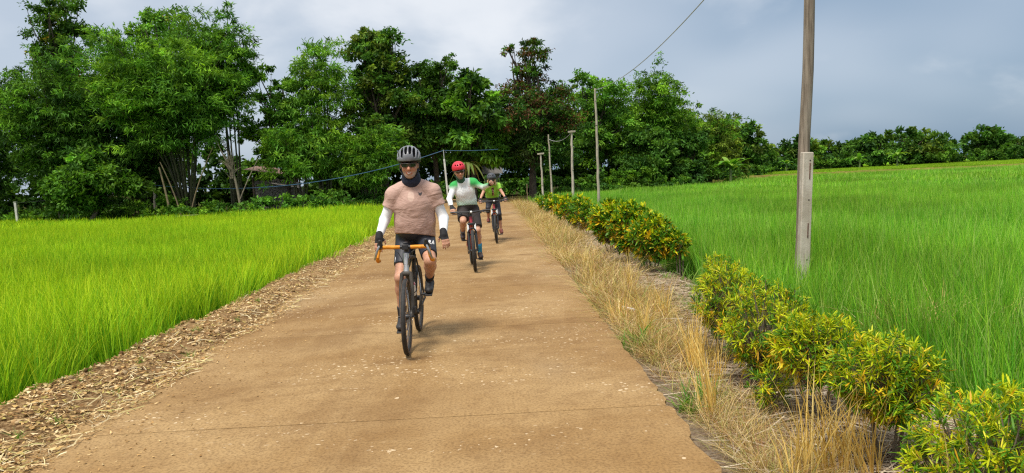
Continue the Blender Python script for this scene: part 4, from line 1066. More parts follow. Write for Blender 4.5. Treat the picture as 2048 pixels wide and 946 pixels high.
# ================================================================== SMOOTH BODIES: distance fields turned into one skin
class Field:
    def __init__(s, lo, hi, h):
        s.lo = np.array(lo, float); s.h = h
        s.n = np.ceil((np.array(hi, float) - s.lo) / h).astype(int) + 1
        s.d = np.full(s.n, .5, np.float32)
    def block(s, lo, hi):
        a = np.clip(np.floor((np.array(lo) - s.lo) / s.h).astype(int), 0, s.n); b = np.clip(np.ceil((np.array(hi) - s.lo) / s.h).astype(int) + 1, 0, s.n)
        if np.any(b <= a): return None, None
        sl = tuple(slice(i, j) for i, j in zip(a, b))
        g = np.stack(np.meshgrid(*[s.lo[k] + s.h * np.arange(a[k], b[k]) for k in range(3)], indexing='ij'), -1)
        return sl, g
    def put(s, fn, lo, hi, k=.02, op='add'):
        pad = max(k, 0) + 4 * s.h
        sl, g = s.block(np.array(lo) - pad, np.array(hi) + pad)
        if sl is None: return s
        e = fn(g).astype(np.float32); d = s.d[sl]
        if op == 'add':
            q = np.maximum(k - np.abs(d - e), 0) / max(k, 1e-6); s.d[sl] = np.minimum(d, e) - q * q * k * .25
        else:
            e = -e; q = np.maximum(k - np.abs(d - e), 0) / max(k, 1e-6); s.d[sl] = np.maximum(d, e) + q * q * k * .25
        return s
    def cone(s, a, b, ra, rb, k=.02, op='add', cut=None, flat=None):
        """tapered capsule; cut: list of (point, normal) half-spaces kept where dot<0; flat: (axis vec, scale) squashes across"""
        a, b = np.array(a, float), np.array(b, float); ba = b - a; L2 = float(ba @ ba) + 1e-12; rm = max(ra, rb)
        def fn(g):
            p = g - a; t = np.clip(p @ ba / L2, 0, 1); q = p - t[..., None] * ba
            if flat is not None:
                ax = np.array(flat[0], float); ax /= np.linalg.norm(ax); c = q @ ax
                q = q + ax * (c * (1 / flat[1] - 1))[..., None]
            d = np.linalg.norm(q, axis=-1) - (ra + (rb - ra) * t)
            if cut:
                for pt, nm in cut:
                    nm = np.array(nm, float); nm /= np.linalg.norm(nm); d = np.maximum(d, (g - np.array(pt)) @ nm)
            return d
        m = rm * 1.6
        return s.put(fn, np.minimum(a, b) - m, np.maximum(a, b) + m, k, op)
    def ell(s, c, r, k=.02, rot=None, op='add'):
        c, r = np.array(c, float), np.array(r, float); R = None if rot is None else np.array(rot)
        def fn(g):
            p = g - c
            if R is not None: p = p @ R
            k0 = np.linalg.norm(p / r, axis=-1); k1 = np.linalg.norm(p / (r * r), axis=-1) + 1e-9
            return np.where(k0 < 1e-6, -r.min(), k0 * (k0 - 1) / k1)
        return s.put(fn, c - r.max(), c + r.max(), k, op)
    def box(s, c, hs, rd=.01, k=.01, rot=None, op='add'):
        c, hs = np.array(c, float), np.array(hs, float); R = None if rot is None else np.array(rot); m = np.linalg.norm(hs) + rd
        def fn(g):
            p = g - c
            if R is not None: p = p @ R
            q = np.abs(p) - hs
            return np.linalg.norm(np.maximum(q, 0), axis=-1) + np.minimum(q.max(-1), 0) - rd
        return s.put(fn, c - m, c + m, k, op)
    def clip(s, pt, nm):
        """remove everything on the side the normal points to"""
        nm = np.array(nm, float); nm /= np.linalg.norm(nm)
        sl, g = s.block(s.lo, s.lo + s.h * s.n); s.d = np.maximum(s.d, ((g - np.array(pt)) @ nm).astype(np.float32)[:s.n[0], :s.n[1], :s.n[2]]); return s
    def ripple(s, amp, fn):
        sl, g = s.block(s.lo, s.lo + s.h * s.n); s.d = s.d + (amp * fn(g)).astype(np.float32); return s
    def surface(s):
        """surface nets"""
        d = s.d; d[0], d[-1] = .1, .1; d[:, 0], d[:, -1] = .1, .1; d[:, :, 0], d[:, :, -1] = .1, .1
        ins = d < 0; n = s.n - 1
        cnt = np.zeros(n, np.int8)
        for i in (0, 1):
            for j in (0, 1):
                for k in (0, 1): cnt += ins[i:i + n[0], j:j + n[1], k:k + n[2]]
        act = (cnt > 0) & (cnt < 8); idx = np.full(n, -1, np.int64); cells = np.argwhere(act); idx[act] = np.arange(len(cells))
        off = np.array([(i, j, k) for i in (0, 1) for j in (0, 1) for k in (0, 1)])
        val = np.stack([d[cells[:, 0] + o[0], cells[:, 1] + o[1], cells[:, 2] + o[2]] for o in off], 1)
        acc = np.zeros((len(cells), 3)); num = np.zeros(len(cells))
        for a in range(8):
            for b in range(a + 1, 8):
                if np.abs(off[a] - off[b]).sum() != 1: continue
                va, vb = val[:, a], val[:, b]; x = (va < 0) != (vb < 0)
                t = np.where(x, va / np.where(x, va - vb, 1), 0)[:, None]
                acc += np.where(x[:, None], off[a] + (off[b] - off[a]) * t, 0); num += x
        V = s.lo + s.h * (cells + acc / num[:, None]); Q = []
        for ax in range(3):
            e = [slice(1, -1)] * 3; e[ax] = slice(0, -1); f = list(e); f[ax] = slice(1, None)
            A, B = ins[tuple(e)], ins[tuple(f)]
            for sg, m in ((0, A & ~B), (1, ~A & B)):
                p = np.argwhere(m)
                if not len(p): continue
                o = np.ones(3, int); o[ax] = 0; p = p + o; u, w = [(1, 2), (2, 0), (0, 1)][ax]
                c = []
                for du, dw in ((-1, -1), (0, -1), (0, 0), (-1, 0)):
                    q = p.copy(); q[:, u] += du; q[:, w] += dw; c.append(idx[q[:, 0], q[:, 1], q[:, 2]])
                c = np.stack(c, 1); Q.append(c[:, ::-1] if sg else c)
        return V, np.concatenate(Q)
    def build(s, name, mat, parent, col=None, smooth=2, midx=None):
        V, Q = s.surface()
        if smooth:
            for _ in range(smooth):
                acc = np.zeros_like(V); num = np.zeros(len(V))
                for a, b in ((0, 1), (1, 2), (2, 3), (3, 0)):
                    np.add.at(acc, Q[:, a], V[Q[:, b]]); np.add.at(acc, Q[:, b], V[Q[:, a]]); np.add.at(num, Q[:, a], 1); np.add.at(num, Q[:, b], 1)
                V = V * .5 + .5 * acc / num[:, None]
        C = None if col is None else col(V)
        mi = None if midx is None else midx(V[Q].mean(1))
        return link(name, mesh_np(name, V, [Q], mat if isinstance(mat, list) else [mat], midx=mi, col=C, smooth=True), parent)

def vec(*a): return np.array(a, float)
def joint(a, b, l1, l2, pole):
    """middle joint of a two-bone limb from a to b bending towards pole"""
    a, b, pole = np.array(a, float), np.array(b, float), np.array(pole, float); d = b - a; L = np.linalg.norm(d); d /= L
    L = min(L, (l1 + l2) * .999); x = (l1 * l1 - l2 * l2 + L * L) / (2 * L); h = math.sqrt(max(l1 * l1 - x * x, 0))
    p = pole - d * (pole @ d); p /= np.linalg.norm(p); return a + d * x + p * h
def rotx(a): return np.array([[1, 0, 0], [0, cos(a), -sin(a)], [0, sin(a), cos(a)]])
def rotz(a): return np.array([[cos(a), -sin(a), 0], [sin(a), cos(a), 0], [0, 0, 1]])
def roty(a): return np.array([[cos(a), 0, sin(a)], [0, 1, 0], [-sin(a), 0, cos(a)]])
# ================================================================== BICYCLES (heading -Y in their own frame, origin under the bottom bracket)
M_tyre = plain('tyre_rubber', (.022, .021, .020), .75, var=.35, vs=30, bmp=.4, bs=120)
M_tyretan = plain('tyre_tan_wall', (.19, .10, .05), .75, var=.25, vs=30)
M_black = plain('black_satin', (.018, .018, .02), .45, var=.2)
M_alu = plain('bare_aluminium', (.55, .54, .52), .32, .85, var=.12)
M_steel = plain('steel', (.42, .41, .40), .3, .9, var=.15)
M_orange = plain('orange_tape', (.72, .27, .012), .65, var=.18, vs=40, bmp=.5, bs=90)
M_red = plain('dark_red_frame', (.30, .018, .03), .35, var=.15)
M_whitefork = plain('white_fork', (.72, .72, .72), .4, var=.08)
M_dust = plain('dusty_black', (.055, .047, .038), .7, var=.4, vs=20)
M_bottle = plain('white_bottle', (.66, .65, .63), .4, var=.08)
M_lens = plain('lamp_glass', (.75, .78, .78), .15, var=.05)

def wheel(root, y, R, tw, name_mat_wall=None, rot=None, spokes=28, disc_side=1, name='wheel', rimd=.026):
    """tyre, rim, hub, spokes and brake disc as one part with sub-parts; centre at (0,y,R+tw)"""
    c = Vector((0, y, R + tw)); M = rot if rot is not None else Matrix.Identity(3)
    ax = M @ Vector((1, 0, 0))
    mb = MB(); mb.ring(c, ax, R, tw, 64, 14)
    w = mb.build(name, M_tyre, root)
    if name_mat_wall is not None:
        for s in (-1, 1):
            mb = MB(); mb.disc(c + ax * (s * tw * .86), ax, R + tw * .42, .004, 64, R - tw * .55); mb.build('tyre_wall', name_mat_wall, w)
    mb = MB(); mb.ring(c, ax, R - tw * .9 - rimd * .4, tw * .62, 56, 8, sq=1.1); mb.build('rim', M_black, w)
    mb = MB(); mb.tube([c - ax * .05, c - ax * .03, c + ax * .03, c + ax * .05], [.018, .026, .026, .018], 14); mb.build('hub', M_black, w)
    mb = MB(); u = M @ Vector((0, 1, 0)); v = Vector((0, 0, 1)); v = ax.cross(u) if abs(ax.cross(u).z) > .5 else v
    for i in range(spokes):
        a = 2 * pi * i / spokes; s = -1 if i % 2 else 1; b = a + (.55 if (i // 2) % 2 else -.55)
        mb.tube([c + ax * (s * .028) + (u * cos(b) + v * sin(b)) * .024, c + (u * cos(a) + v * sin(a)) * (R - tw * .9 - rimd)], .0013, 4)
    mb.build('spokes', M_steel, w)['kind'] = 'stuff'
    if disc_side:
        mb = MB(); mb.disc(c + ax * (.045 * disc_side), ax, .08, .002, 32, .058); mb.build('brake_disc', M_steel, w)
    return w

def crankset(root, bb, ang, left_up=True, L=.172, ring_mat=None, q=.068):
    """cranks: rider's right is -x; ang turns the right crank from straight down towards the front"""
    for s, a in ((-1, ang), (1, ang + pi)):
        e = Vector((s * q, bb[1] - sin(a) * L, bb[2] - cos(a) * L)); b = Vector((s * (q - .012), bb[1], bb[2]))
        mb = MB(); mb.tube([b, b.lerp(e, .5), e], [.017, .013, .012], 8); cr = mb.build('crank_arm', M_dust, root)
        mb = MB(); p = e + Vector((s * .055, 0, 0)); mb.tube([e, p + Vector((s * .035, 0, 0))], .008, 8); mb.box(p, (.07, .085, .018)); mb.build('pedal', M_black, cr, bevel=.003)
    mb = MB(); mb.disc((-.045, bb[1], bb[2]), (1, 0, 0), .088, .004, 40, .062); cr = mb.build('chainring', ring_mat or M_dust, root)
    mb = MB()
    for k in range(4):
        a = k * pi / 2 + .4; mb.tube([(-.045, bb[1], bb[2]), (-.045, bb[1] + cos(a) * .066, bb[2] + sin(a) * .066)], .007, 6)
    mb.build('spider', ring_mat or M_dust, cr)
    mb = MB(); mb.tube([(-.05, bb[1], bb[2]), (.05, bb[1], bb[2])], .022, 14); mb.build('bottom_bracket', M_black, root)

def chain(root, bb, ry, rz):
    mb = MB()
    for dz0, dz1 in ((.088, .048), (-.088, -.12)):
        mb.tube([(-.045, bb[1], bb[2] + dz0), (-.045, ry, rz + dz1)], .004, 5)
    ch = mb.build('chain', M_dust, root)
    for i in range(5):
        mb = MB(); mb.disc((-.034 - i * .004, ry, rz), (1, 0, 0), .060 - i * .007, .002, 24, .016); mb.build('sprocket', M_steel, root)
    mb = MB(); mb.box((-.055, ry - .01, rz - .10), (.014, .05, .12)); mb.disc((-.05, ry - .02, rz - .06), (1, 0, 0), .022, .006, 14); mb.disc((-.05, ry - .04, rz - .14), (1, 0, 0), .022, .006, 14); mb.build('derailleur', M_dust, root)

def frame(root, bb, head_lo, head_hi, seat_top, rear, rw, fmat, hmat, tube_r=.019):
    hl, hh, st = Vector(head_lo), Vector(head_hi), Vector(seat_top)
    def t(nm, pts, rad, mat): mb = MB(); mb.tube(pts, rad, 12); return mb.build(nm, mat, root)
    t('head_tube', [hl, hl.lerp(hh, .5), hh], [.027, .025, .026], hmat)
    t('down_tube', [hl + Vector((0, .01, .03)), bb], [tube_r * 1.15] * 2, fmat)
    t('top_tube', [hh + Vector((0, .005, -.035)), st + (Vector(bb) - st) * .22], [tube_r, tube_r * .9], fmat)
    t('seat_tube', [bb, st + (Vector(bb) - st) * .18], [tube_r] * 2, fmat)
    t('seat_post', [st + (Vector(bb) - st) * .2, st], [.0136] * 2, M_black)
    for s in (-1, 1):
        e = Vector((s * rw, rear[1], rear[2]))
        t('chain_stay', [Vector(bb) + Vector((s * .03, .02, 0)), Vector(bb) + Vector((s * .042, .15, .015)), e], [.012, .011, .009], fmat)
        t('seat_stay', [st + (Vector(bb) - st) * .24 + Vector((s * .018, .015, 0)), e], [.009, .008], fmat)
    return st

def saddle(root, p, mat=None):
    F_ = Field((p[0] - .1, p[1] - .19, p[2] - .06), (p[0] + .1, p[1] + .16, p[2] + .05), .006)
    F_.ell((p[0], p[1] + .06, p[2]), (.070, .075, .024), .02); F_.cone((p[0], p[1] + .05, p[2] - .002), (p[0], p[1] - .15, p[2] - .004), .045, .018, .02, flat=((0, 0, 1), .5))
    sd = F_.build('saddle', mat or M_black, root)
    mb = MB()
    for s in (-1, 1): mb.tube([(p[0] + s * .02, p[1] + .1, p[2] - .015), (p[0] + s * .02, p[1] + .03, p[2] - .04), (p[0] + s * .018, p[1] - .06, p[2] - .04), (p[0] + s * .012, p[1] - .13, p[2] - .012)], .0035, 6)
    mb.build('saddle_rails', M_steel, sd)

def gravel_bike(root):
    R, tw = .322, .0215; bb = (0, 0, .275); fy, ry = -.605, .425; az = R + tw
    steer = Matrix.Rotation(radians(1.5), 3, 'Z')
    wheel(root, fy, R, tw, M_tyretan, steer, 28, 1); wheel(root, ry, R, tw, M_tyretan, None, 28, 1)
    hl, hh = (0, -.50, .735), (0, -.452, .895)
    frame(root, bb, hl, hh, (0, .205, .945), (0, ry, az), .068, M_dust, M_alu)
    # fork: broad crown, straight carbon legs either side of the tyre
    mb = MB(); mb.ell((0, -.505, .722), (.052, .030, .026)); mb.build('fork_crown', M_dust, root)
    for s in (-1, 1):
        mb = MB(); mb.tube([(s * .038, -.508, .725), (s * .050, -.530, .62), (s * .055, -.575, .45), (s * .054, fy, az)], [.019, .017, .014, .011], 10); mb.build('fork_leg', M_dust, root)
    mb = MB(); mb.box((.072, -.585, az + .06), (.022, .04, .06)); mb.build('brake_caliper', M_black, root, bevel=.004)
    mb = MB(); mb.tube([(-.075, fy, az), (.075, fy, az)], .008, 10); mb.build('axle', M_black, root)
    # stem, drop bar, tape, hoods and levers
    mb = MB(); mb.tube([(0, -.448, .91), (0, -.445, .955)], .021, 12); mb.tube([(0, -.45, .935), (0, -.515, .962)], .019, 12); mb.box((0, -.522, .962), (.056, .05, .046)); mb.build('stem', M_black, root, bevel=.004)
    mb = MB(); mb.box((0, -.50, 1.000), (.040, .055, .012)); cm = mb.build('bike_computer', M_black, root, bevel=.003)
    mb = MB(); mb.tube([(-.05, -.52, .962), (.05, -.52, .962)], .0165, 12); mb.build('bar_centre', M_black, root)
    for s in (-1, 1):
        top = [(s * .048, -.52, .962), (s * .10, -.52, .962), (s * .165, -.522, .963), (s * .200, -.535, .962), (s * .214, -.57, .958)]
        mb = MB(); mb.tube(top, [.0165, .0175, .0175, .017, .016], 12); tp = mb.build('bar_tape', M_orange, root)
        drop = [(s * .214, -.57, .958), (s * .222, -.615, .935), (s * .232, -.625, .89), (s * .240, -.59, .853), (s * .245, -.53, .840), (s * .247, -.47, .836)]
        mb = MB(); mb.tube(drop, [.0155, .016, .0165, .0165, .0165, .0165], 12); mb.build('drop_tape', M_orange, root)
        mb = MB(); mb.tube([(s * .247, -.466, .836), (s * .247, -.462, .836)], .0175, 12); mb.build('bar_end_plug', M_black, root)
        F_ = Field((s * .22 - .06, -.74, .90), (s * .22 + .06, -.54, 1.09), .006)
        F_.cone((s * .212, -.575, .968), (s * .204, -.655, .995), .021, .022, .02); F_.cone((s * .204, -.655, .995), (s * .202, -.678, 1.035), .021, .014, .02)
        hd = F_.build('brake_hood', M_black, root)
        mb = MB(); mb.tube([(s * .206, -.672, .992), (s * .222, -.690, .955), (s * .238, -.688, .905), (s * .252, -.672, .868)], [.010, .011, .010, .007], 8); mb.build('brake_lever', M_steel if True else M_black, hd)
        mb = MB(); mb.tube([(s * .10, -.535, .945), (s * .06, -.57, .92), (s * .03, -.555, .86), (s * .02, -.51, .80)], .0035, 6); mb.build('brake_hose', M_black, root)
    crankset(root, bb, radians(8), ring_mat=M_dust); chain(root, bb, ry, az); saddle(root, (0, .20, .965))
    # bottle in its cage on the down tube
    mb = MB(); a, b = Vector((0, -.075, .405)), Vector((0, -.215, .555)); d = (b - a).normalized()
    n = Vector((0, -.0, .0)); o = Vector((.0, .035, .045))
    mb.tube([a + o, a + o + d * .13, a + o + d * .145, a + o + d * .165], [.036, .036, .030, .036], 16); bt = mb.build('bottle', M_bottle, root)
    mb = MB(); mb.tube([a + o + d * .168, a + o + d * .185, a + o + d * .205], [.034, .022, .012], 14); mb.build('bottle_cap', M_red, bt)
    mb = MB(); mb.tube([a + o - d * .005, a + o + d * .02], .039, 14); mb.tube([a + o + d * .07, a + o + d * .08], .039, 14); mb.build('bottle_cage', M_black, root)

def trail_bike(root, fmat, bar_w=.36, R=.318, tw=.0285, fork=M_whitefork, ang=0.0):
    bb = (0, 0, .30); fy, ry = -.66, .435; az = R + tw
    wheel(root, fy, R, tw, None, Matrix.Rotation(radians(-3), 3, 'Z'), 24, 1); wheel(root, ry, R, tw, None, None, 24, 1)
    hl, hh = (0, -.515, .79), (0, -.475, .90)
    frame(root, bb, hl, hh, (0, .20, .92), (0, ry, az), .07, fmat, fmat, .021)
    mb = MB(); mb.box((0, -.52, .785), (.135, .05, .045)); mb.build('fork_crown', M_black, root, bevel=.012)
    for s in (-1, 1):
        mb = MB(); mb.tube([(s * .060, -.522, .79), (s * .060, -.562, .645)], .0165, 12); mb.build('fork_stanchion', fork, root)
        mb = MB(); mb.tube([(s * .060, -.556, .66), (s * .062, -.62, .45), (s * .062, fy, az)], [.024, .022, .016], 12); mb.build('fork_lower', M_black, root)
    mb = MB(); mb.ring((0, -.585, .66), (0, 1, .25), .060, .012, 20, 8); mb.build('fork_arch', M_black, root)
    mb = MB(); mb.tube([(-.08, fy, az), (.08, fy, az)], .008, 10); mb.build('axle', M_black, root)
    mb = MB(); mb.tube([(0, -.47, .905), (0, -.462, .965)], .021, 12); mb.tube([(0, -.466, .95), (0, -.535, .985)], .019, 12); mb.box((0, -.54, .985), (.05, .045, .042)); mb.build('stem', M_black, root, bevel=.004)
    z = .985
    mb = MB(); mb.tube([(-bar_w, -.50, z + .012), (-bar_w * .5, -.525, z + .008), (-.08, -.54, z), (.08, -.54, z), (bar_w * .5, -.525, z + .008), (bar_w, -.50, z + .012)], [.011, .012, .016, .016, .012, .011], 10); mb.build('handlebar', M_black, root)
    mb = MB(); mb.ell((0.01, -.575, z + .004), (.020, .014, .020)); mb.tube([(0.01, -.56, z), (0.01, -.572, z)], .018, 12); mb.build('headlight', M_lens, root)
    for s in (-1, 1):
        mb = MB(); mb.tube([(s * bar_w, -.50, z + .012), (s * (bar_w - .13), -.507, z + .011)], .0165, 12); mb.build('grip', M_black, root)
        mb = MB(); mb.tube([(s * (bar_w - .15), -.52, z + .004), (s * (bar_w - .10), -.575, z - .015), (s * (bar_w - .02), -.572, z - .02)], [.010, .009, .006], 8); mb.build('brake_lever', M_black, root)
        mb = MB(); mb.box((s * (bar_w - .17), -.52, z - .02), (.045, .035, .03)); mb.build('shifter', M_black, root, bevel=.006)
        mb = MB(); mb.tube([(s * (bar_w - .16), -.55, z - .01), (s * .12, -.62, z - .03), (s * .04, -.58, z - .08), (s * .03, -.53, z - .18)], .0035, 6); mb.build('brake_hose', M_black, root)
    crankset(root, bb, ang); chain(root, bb, ry, az); saddle(root, (0, .195, .94))

# ================================================================== RIDERS
def mat_col(name, rough=.6, sss=0.0, bmp=.15, bs=90, spec=.35):
    m, nt, b = new_mat(name); a = N(nt, 'ShaderNodeAttribute', attribute_name='Col'); v = coords(nt)
    f = rng(nt, noise(nt, v, 45, 4), .3, .7, .88, 1.1); g = N(nt, 'ShaderNodeCombineXYZ')
    for i in range(3): nt.links.new(f, g.inputs[i])
    nt.links.new(mixc(nt, 1.0, a.outputs['Color'], g.outputs[0], 'MULTIPLY'), b.inputs['Base Color'])
    b.inputs['Roughness'].default_value = rough; b.inputs['Specular IOR Level'].default_value = spec
    if sss: b.inputs['Subsurface Weight'].default_value = sss; b.inputs['Subsurface Radius'].default_value = (.01, .004, .002)
    if bmp: bump(nt, b, noise(nt, v, bs, 5), bmp, .003)
    return m
M_skin = mat_col('skin', .5, .12, .12, 140)
M_cloth = mat_col('cloth', .85, 0, .25, 260, .15)

def hand(F_, wr, d, up, side, k=.008, curl=.7, sc=1.0, spread=1.0, glove=None):
    """palm, four fingers of different length with two bends and a thumb off the palm's side.
    d: wrist to knuckles, up: back of the hand, side: towards the thumb"""
    d, up = np.array(d, float), np.array(up, float); d /= np.linalg.norm(d); up = up - d * (up @ d); up /= np.linalg.norm(up)
    sd = np.cross(d, up) * side; wr = np.array(wr, float); kn = wr + d * .085 * sc
    for j, o in enumerate((.030, .010, -.010, -.029)):
        F_.cone(wr + sd * o * .55 * sc + d * .012, kn + sd * o * sc, .016 * sc, .0125 * sc, .016)
    if glove is not None: ext = glove
    else: ext = 1.0
    for j, (o, l) in enumerate(((.031, .084), (.0105, .094), (-.0105, .087), (-.030, .070))):
        a = kn + sd * o * sc; c = curl * (1 + .12 * j)
        dirs = [cos(c * .5) * d - sin(c * .5) * up, cos(c * 1.2) * d - sin(c * 1.2) * up, cos(c * 1.8) * d - sin(c * 1.8) * up]
        p = a; seg = (.46, .31, .23)
        for q in range(3):
            if glove is not None and q > 0: break
            e = p + (dirs[q] + sd * o * 3.0 * spread) * l * seg[q] * sc * (1.0 if glove is None else .45)
            F_.cone(p, e, (.0098 - .0008 * q) * sc + (0 if glove is None else .003), (.0092 - .0009 * q) * sc + (0 if glove is None else .003), k); p = e
    t0 = wr + d * .022 * sc + sd * .026 * sc - up * .006; t1 = t0 + (d * .55 + sd * .75 - up * .35) * .042 * sc; t2 = t1 + (d * .9 + sd * .25 - up * .45) * .034 * sc
    F_.cone(t0, t1, .0145 * sc, .0115 * sc, .012)
    if glove is None: F_.cone(t1, t2, .0108 * sc, .009 * sc, k)
    else: F_.cone(t0, t0 + (t1 - t0) * .9, .0155 * sc, .0135 * sc, .01)
    return kn

def head_field(F_, c, R, ear=True, jaw=1.0):
    """c: centre between the eyes' height and skull middle; R: 3x3 turn (columns: right, back, up)"""
    W = lambda x, y, z: c + R @ vec(x, y, z)
    F_.ell(W(0, .018, .045), (.076, .094, .085), .02, R)                       # cranium
    F_.ell(W(0, -.020, -.035), (.070 * jaw, .070, .085), .03, R)                # face
    F_.ell(W(0, -.045, -.098), (.040 * jaw, .036, .028), .03, R)               # chin
    for s in (-1, 1):
        F_.ell(W(s * .036, -.062, -.032), (.026, .022, .024), .02, R)           # cheeks
        F_.ell(W(s * .030, -.080, .020), (.026, .012, .010), .015, R)           # brow
        F_.ell(W(s * .031, -.088, -.002), (.016, .008, .009), .008, R, op='sub')  # sockets
        F_.ell(W(s * .031, -.076, -.002), (.014, .013, .012), .004, R)          # eyeballs
        if ear: F_.ell(W(s * .077, .012, -.012), (.011, .022, .034), .008, R)
    F_.cone(W(0, -.086, .008), W(0, -.108, -.034), .010, .0155, .012)           # nose
    for s in (-1, 1): F_.ell(W(s * .013, -.094, -.038), (.009, .010, .008), .008, R)
    F_.ell(W(0, -.086, -.066), (.027, .010, .0065), .006, R); F_.ell(W(0, -.085, -.079), (.024, .011, .0075), .006, R)   # lips
    F_.ell(W(0, -.094, -.0725), (.027, .006, .0022), .003, R, op='sub')

def helmet(root, c, R, kind, m_shell, m_dark, sc=1.0):
    lo, hi = c - .19, c + .21; F_ = Field(lo, hi, .0045); W = lambda x, y, z: c + R @ (vec(x, y, z) * sc)
    F_.ell(W(0, .02, .052), (.103 * sc, .132 * sc, .102 * sc), .01, R)
    F_.ell(W(0, .02, .050), (.0945 * sc, .1235 * sc, .0935 * sc), .004, R, op='sub')
    F_.clip(W(0, 0, .014), R @ vec(0, -.14, -1))
    if kind == 'road':
        def arc(x, el):   # point on the shell at a given offset across, el from the front rim over the top
            q = math.sqrt(max(1 - (x / .103) ** 2, .05)); return vec(0, .02, .052) + vec(x, -.132 * q * cos(el), .102 * q * sin(el)) * .965
        for az, e0, e1, w in ((-.084, .22, 1.25, .0105), (-.053, .20, 1.30, .0112), (-.0185, .46, 1.36, .0098), (.0185, .46, 1.36, .0098), (.053, .20, 1.30, .0112), (.084, .22, 1.25, .0105), (-.070, 1.6, 2.4, .0115), (-.025, 1.65, 2.5, .0115), (.025, 1.65, 2.5, .0115), (.070, 1.6, 2.4, .0115)):
            ps = [arc(az, e0 + (e1 - e0) * i / 5) for i in range(6)]
            for i in range(5):
                w0, w1 = (w * (.55 + .45 * sin(pi * (j + .6) / 6.2)) for j in (i, i + 1)); F_.cone(W(*ps[i]), W(*ps[i + 1]), w0 * sc * 1.16, w1 * sc * 1.16, .003, op='sub')
        for s in (-1, 1): F_.cone(W(s * .104, -.04, .052), W(s * .100, .08, .075), .011 * sc, .011 * sc, .003, op='sub')
    else:
        for x, z in ((-.055, .085), (-.02, .075), (.02, .075), (.055, .085), (-.04, .125), (.0, .13), (.04, .125), (-.085, .08), (.085, .08)):
            d = vec(x * 1.4, -.9, .25 + z * 1.5); d /= np.linalg.norm(d); p = vec(x, -.02, z)
            F_.cone(W(*(p + d * .05)), W(*(p + d * .16)), .0135 * sc, .0135 * sc, .003, op='sub')
    h = F_.build('helmet', [m_shell, m_dark], root, smooth=1, midx=lambda c_: (((c_ - c) @ R)[:, 2] < (.036 * sc if kind == 'road' else -1)).astype(int))
    F2 = Field(lo, hi, .006); F2.ell(W(0, .02, .048), (.0900 * sc, .118 * sc, .0885 * sc), .01, R); F2.ell(W(0, .02, .030), (.080 * sc, .106 * sc, .092 * sc), .006, R, op='sub'); F2.clip(W(0, 0, .004), R @ vec(0, -.14, -1))
    F2.build('helmet_liner', plain('matt_liner', (.006, .006, .007), .95, spec=0.0), root, smooth=1)
    if kind == 'visor':
        mb = MB(); P = []
        for i in range(9):
            a = -1.0 + 2.0 * i / 8; P.append(W(.098 * sin(a), -.02 - .098 * cos(a), .055)); P.append(W(.10 * sin(a), -.02 - .155 * cos(a) + .01, .048))
        mb._add(P + [p + R @ vec(0, 0, .006) for p in P], [(2 * i, 2 * i + 1, 2 * i + 3, 2 * i + 2) for i in range(8)] + [(18 + 2 * i, 18 + 2 * i + 2, 18 + 2 * i + 3, 18 + 2 * i + 1) for i in range(8)] + [(2 * i + 1, 19 + 2 * i, 21 + 2 * i, 2 * i + 3) for i in range(8)]); mb.build('helmet_visor', m_dark, root)
    mb = MB()
    for s in (-1, 1): mb.tube([W(s * .088, .02, .02), W(s * .083, -.012, -.05), W(s * .045, -.035, -.115), W(0, -.045, -.128)], .0035, 5)
    mb.build('helmet_strap', m_dark, root)
    return h

def glasses(root, c, R, m_lens, m_frame):
    W = lambda x, y, z: c + R @ vec(x, y, z); V, F = [], []
    n = 18
    for i in range(n + 1):
        a = -1.02 + 2.04 * i / n; x = .078 * sin(a); y = -.036 - .064 * cos(a); e = abs(a) / 1.02
        top = .016 - .004 * e; bot = (-.020 + .004 * e) if abs(a) > .22 else -.002 - .014 * (abs(a) / .22)
        for z in (top, bot): V.append(W(x, y, z))
        for z in (top, bot): V.append(W(x * .97, y + .003, z))
    for i in range(n):
        a, b = i * 4, i * 4 + 4; F += [(a, a + 1, b + 1, b), (a + 2, b + 2, b + 3, a + 3), (a, b, b + 2, a + 2), (a + 1, a + 3, b + 3, b + 1)]
    mb = MB(); mb._add(V, F); g = mb.build('sunglasses', m_lens, root)
    mb = MB(); mb.tube([W(.0795 * sin(-1.02 + 2.04 * i / n), -.037 - .0645 * cos(-1.02 + 2.04 * i / n), .0165 - .004 * abs(-1 + 2 * i / n)) for i in range(n + 1)], .0026, 6)
    for s in (-1, 1): mb.tube([W(s * .069, -.070, .010), W(s * .079, -.02, .008), W(s * .080, .03, .0)], .0025, 5)
    mb.build('frame', m_frame, g)
M_lensdark = plain('smoked_lens', (.018, .024, .016), .08, var=.1, spec=.8)
def A(*p): return np.array(p, float)
def wrinkle(seed, f=22.0):
    r = np.random.default_rng(seed); ks = r.normal(0, 1, (7, 3)) * f; ks[:, 2] *= 1.3; ph = r.uniform(0, 6.28, 7)
    def fn(g):
        out = 0
        for k, p in zip(ks, ph): out = out + np.sin(g @ k + p + 1.5 * np.sin(g @ (k[[1, 2, 0]] * .4)))
        return np.sign(out) * np.abs(out / 4) ** 1.4
    return fn

def torso(F_, J, inf, k=.05):
    F_.ell(J['pelvis'], A(*J['pelvis_r']) + inf, k); F_.ell(J['belly'], A(*J['belly_r']) + inf, k); F_.ell(J['chest'], A(*J['chest_r']) + inf, k)
    F_.cone(J['girdle_r'], J['girdle_l'], J['girdle_w'] + inf, J['girdle_w'] + inf, k)
    for s in 'rl':
        F_.ell(J['sh_' + s], A(1, 1, 1) * (J['delt'] + inf), .04); F_.cone(J['neck'] + A(0, .02, -.035), J['sh_' + s] + A(0, 0, .012), .052 * J['neck_s'] + inf * .6, J['delt'] * .80 + inf * .6, .05)

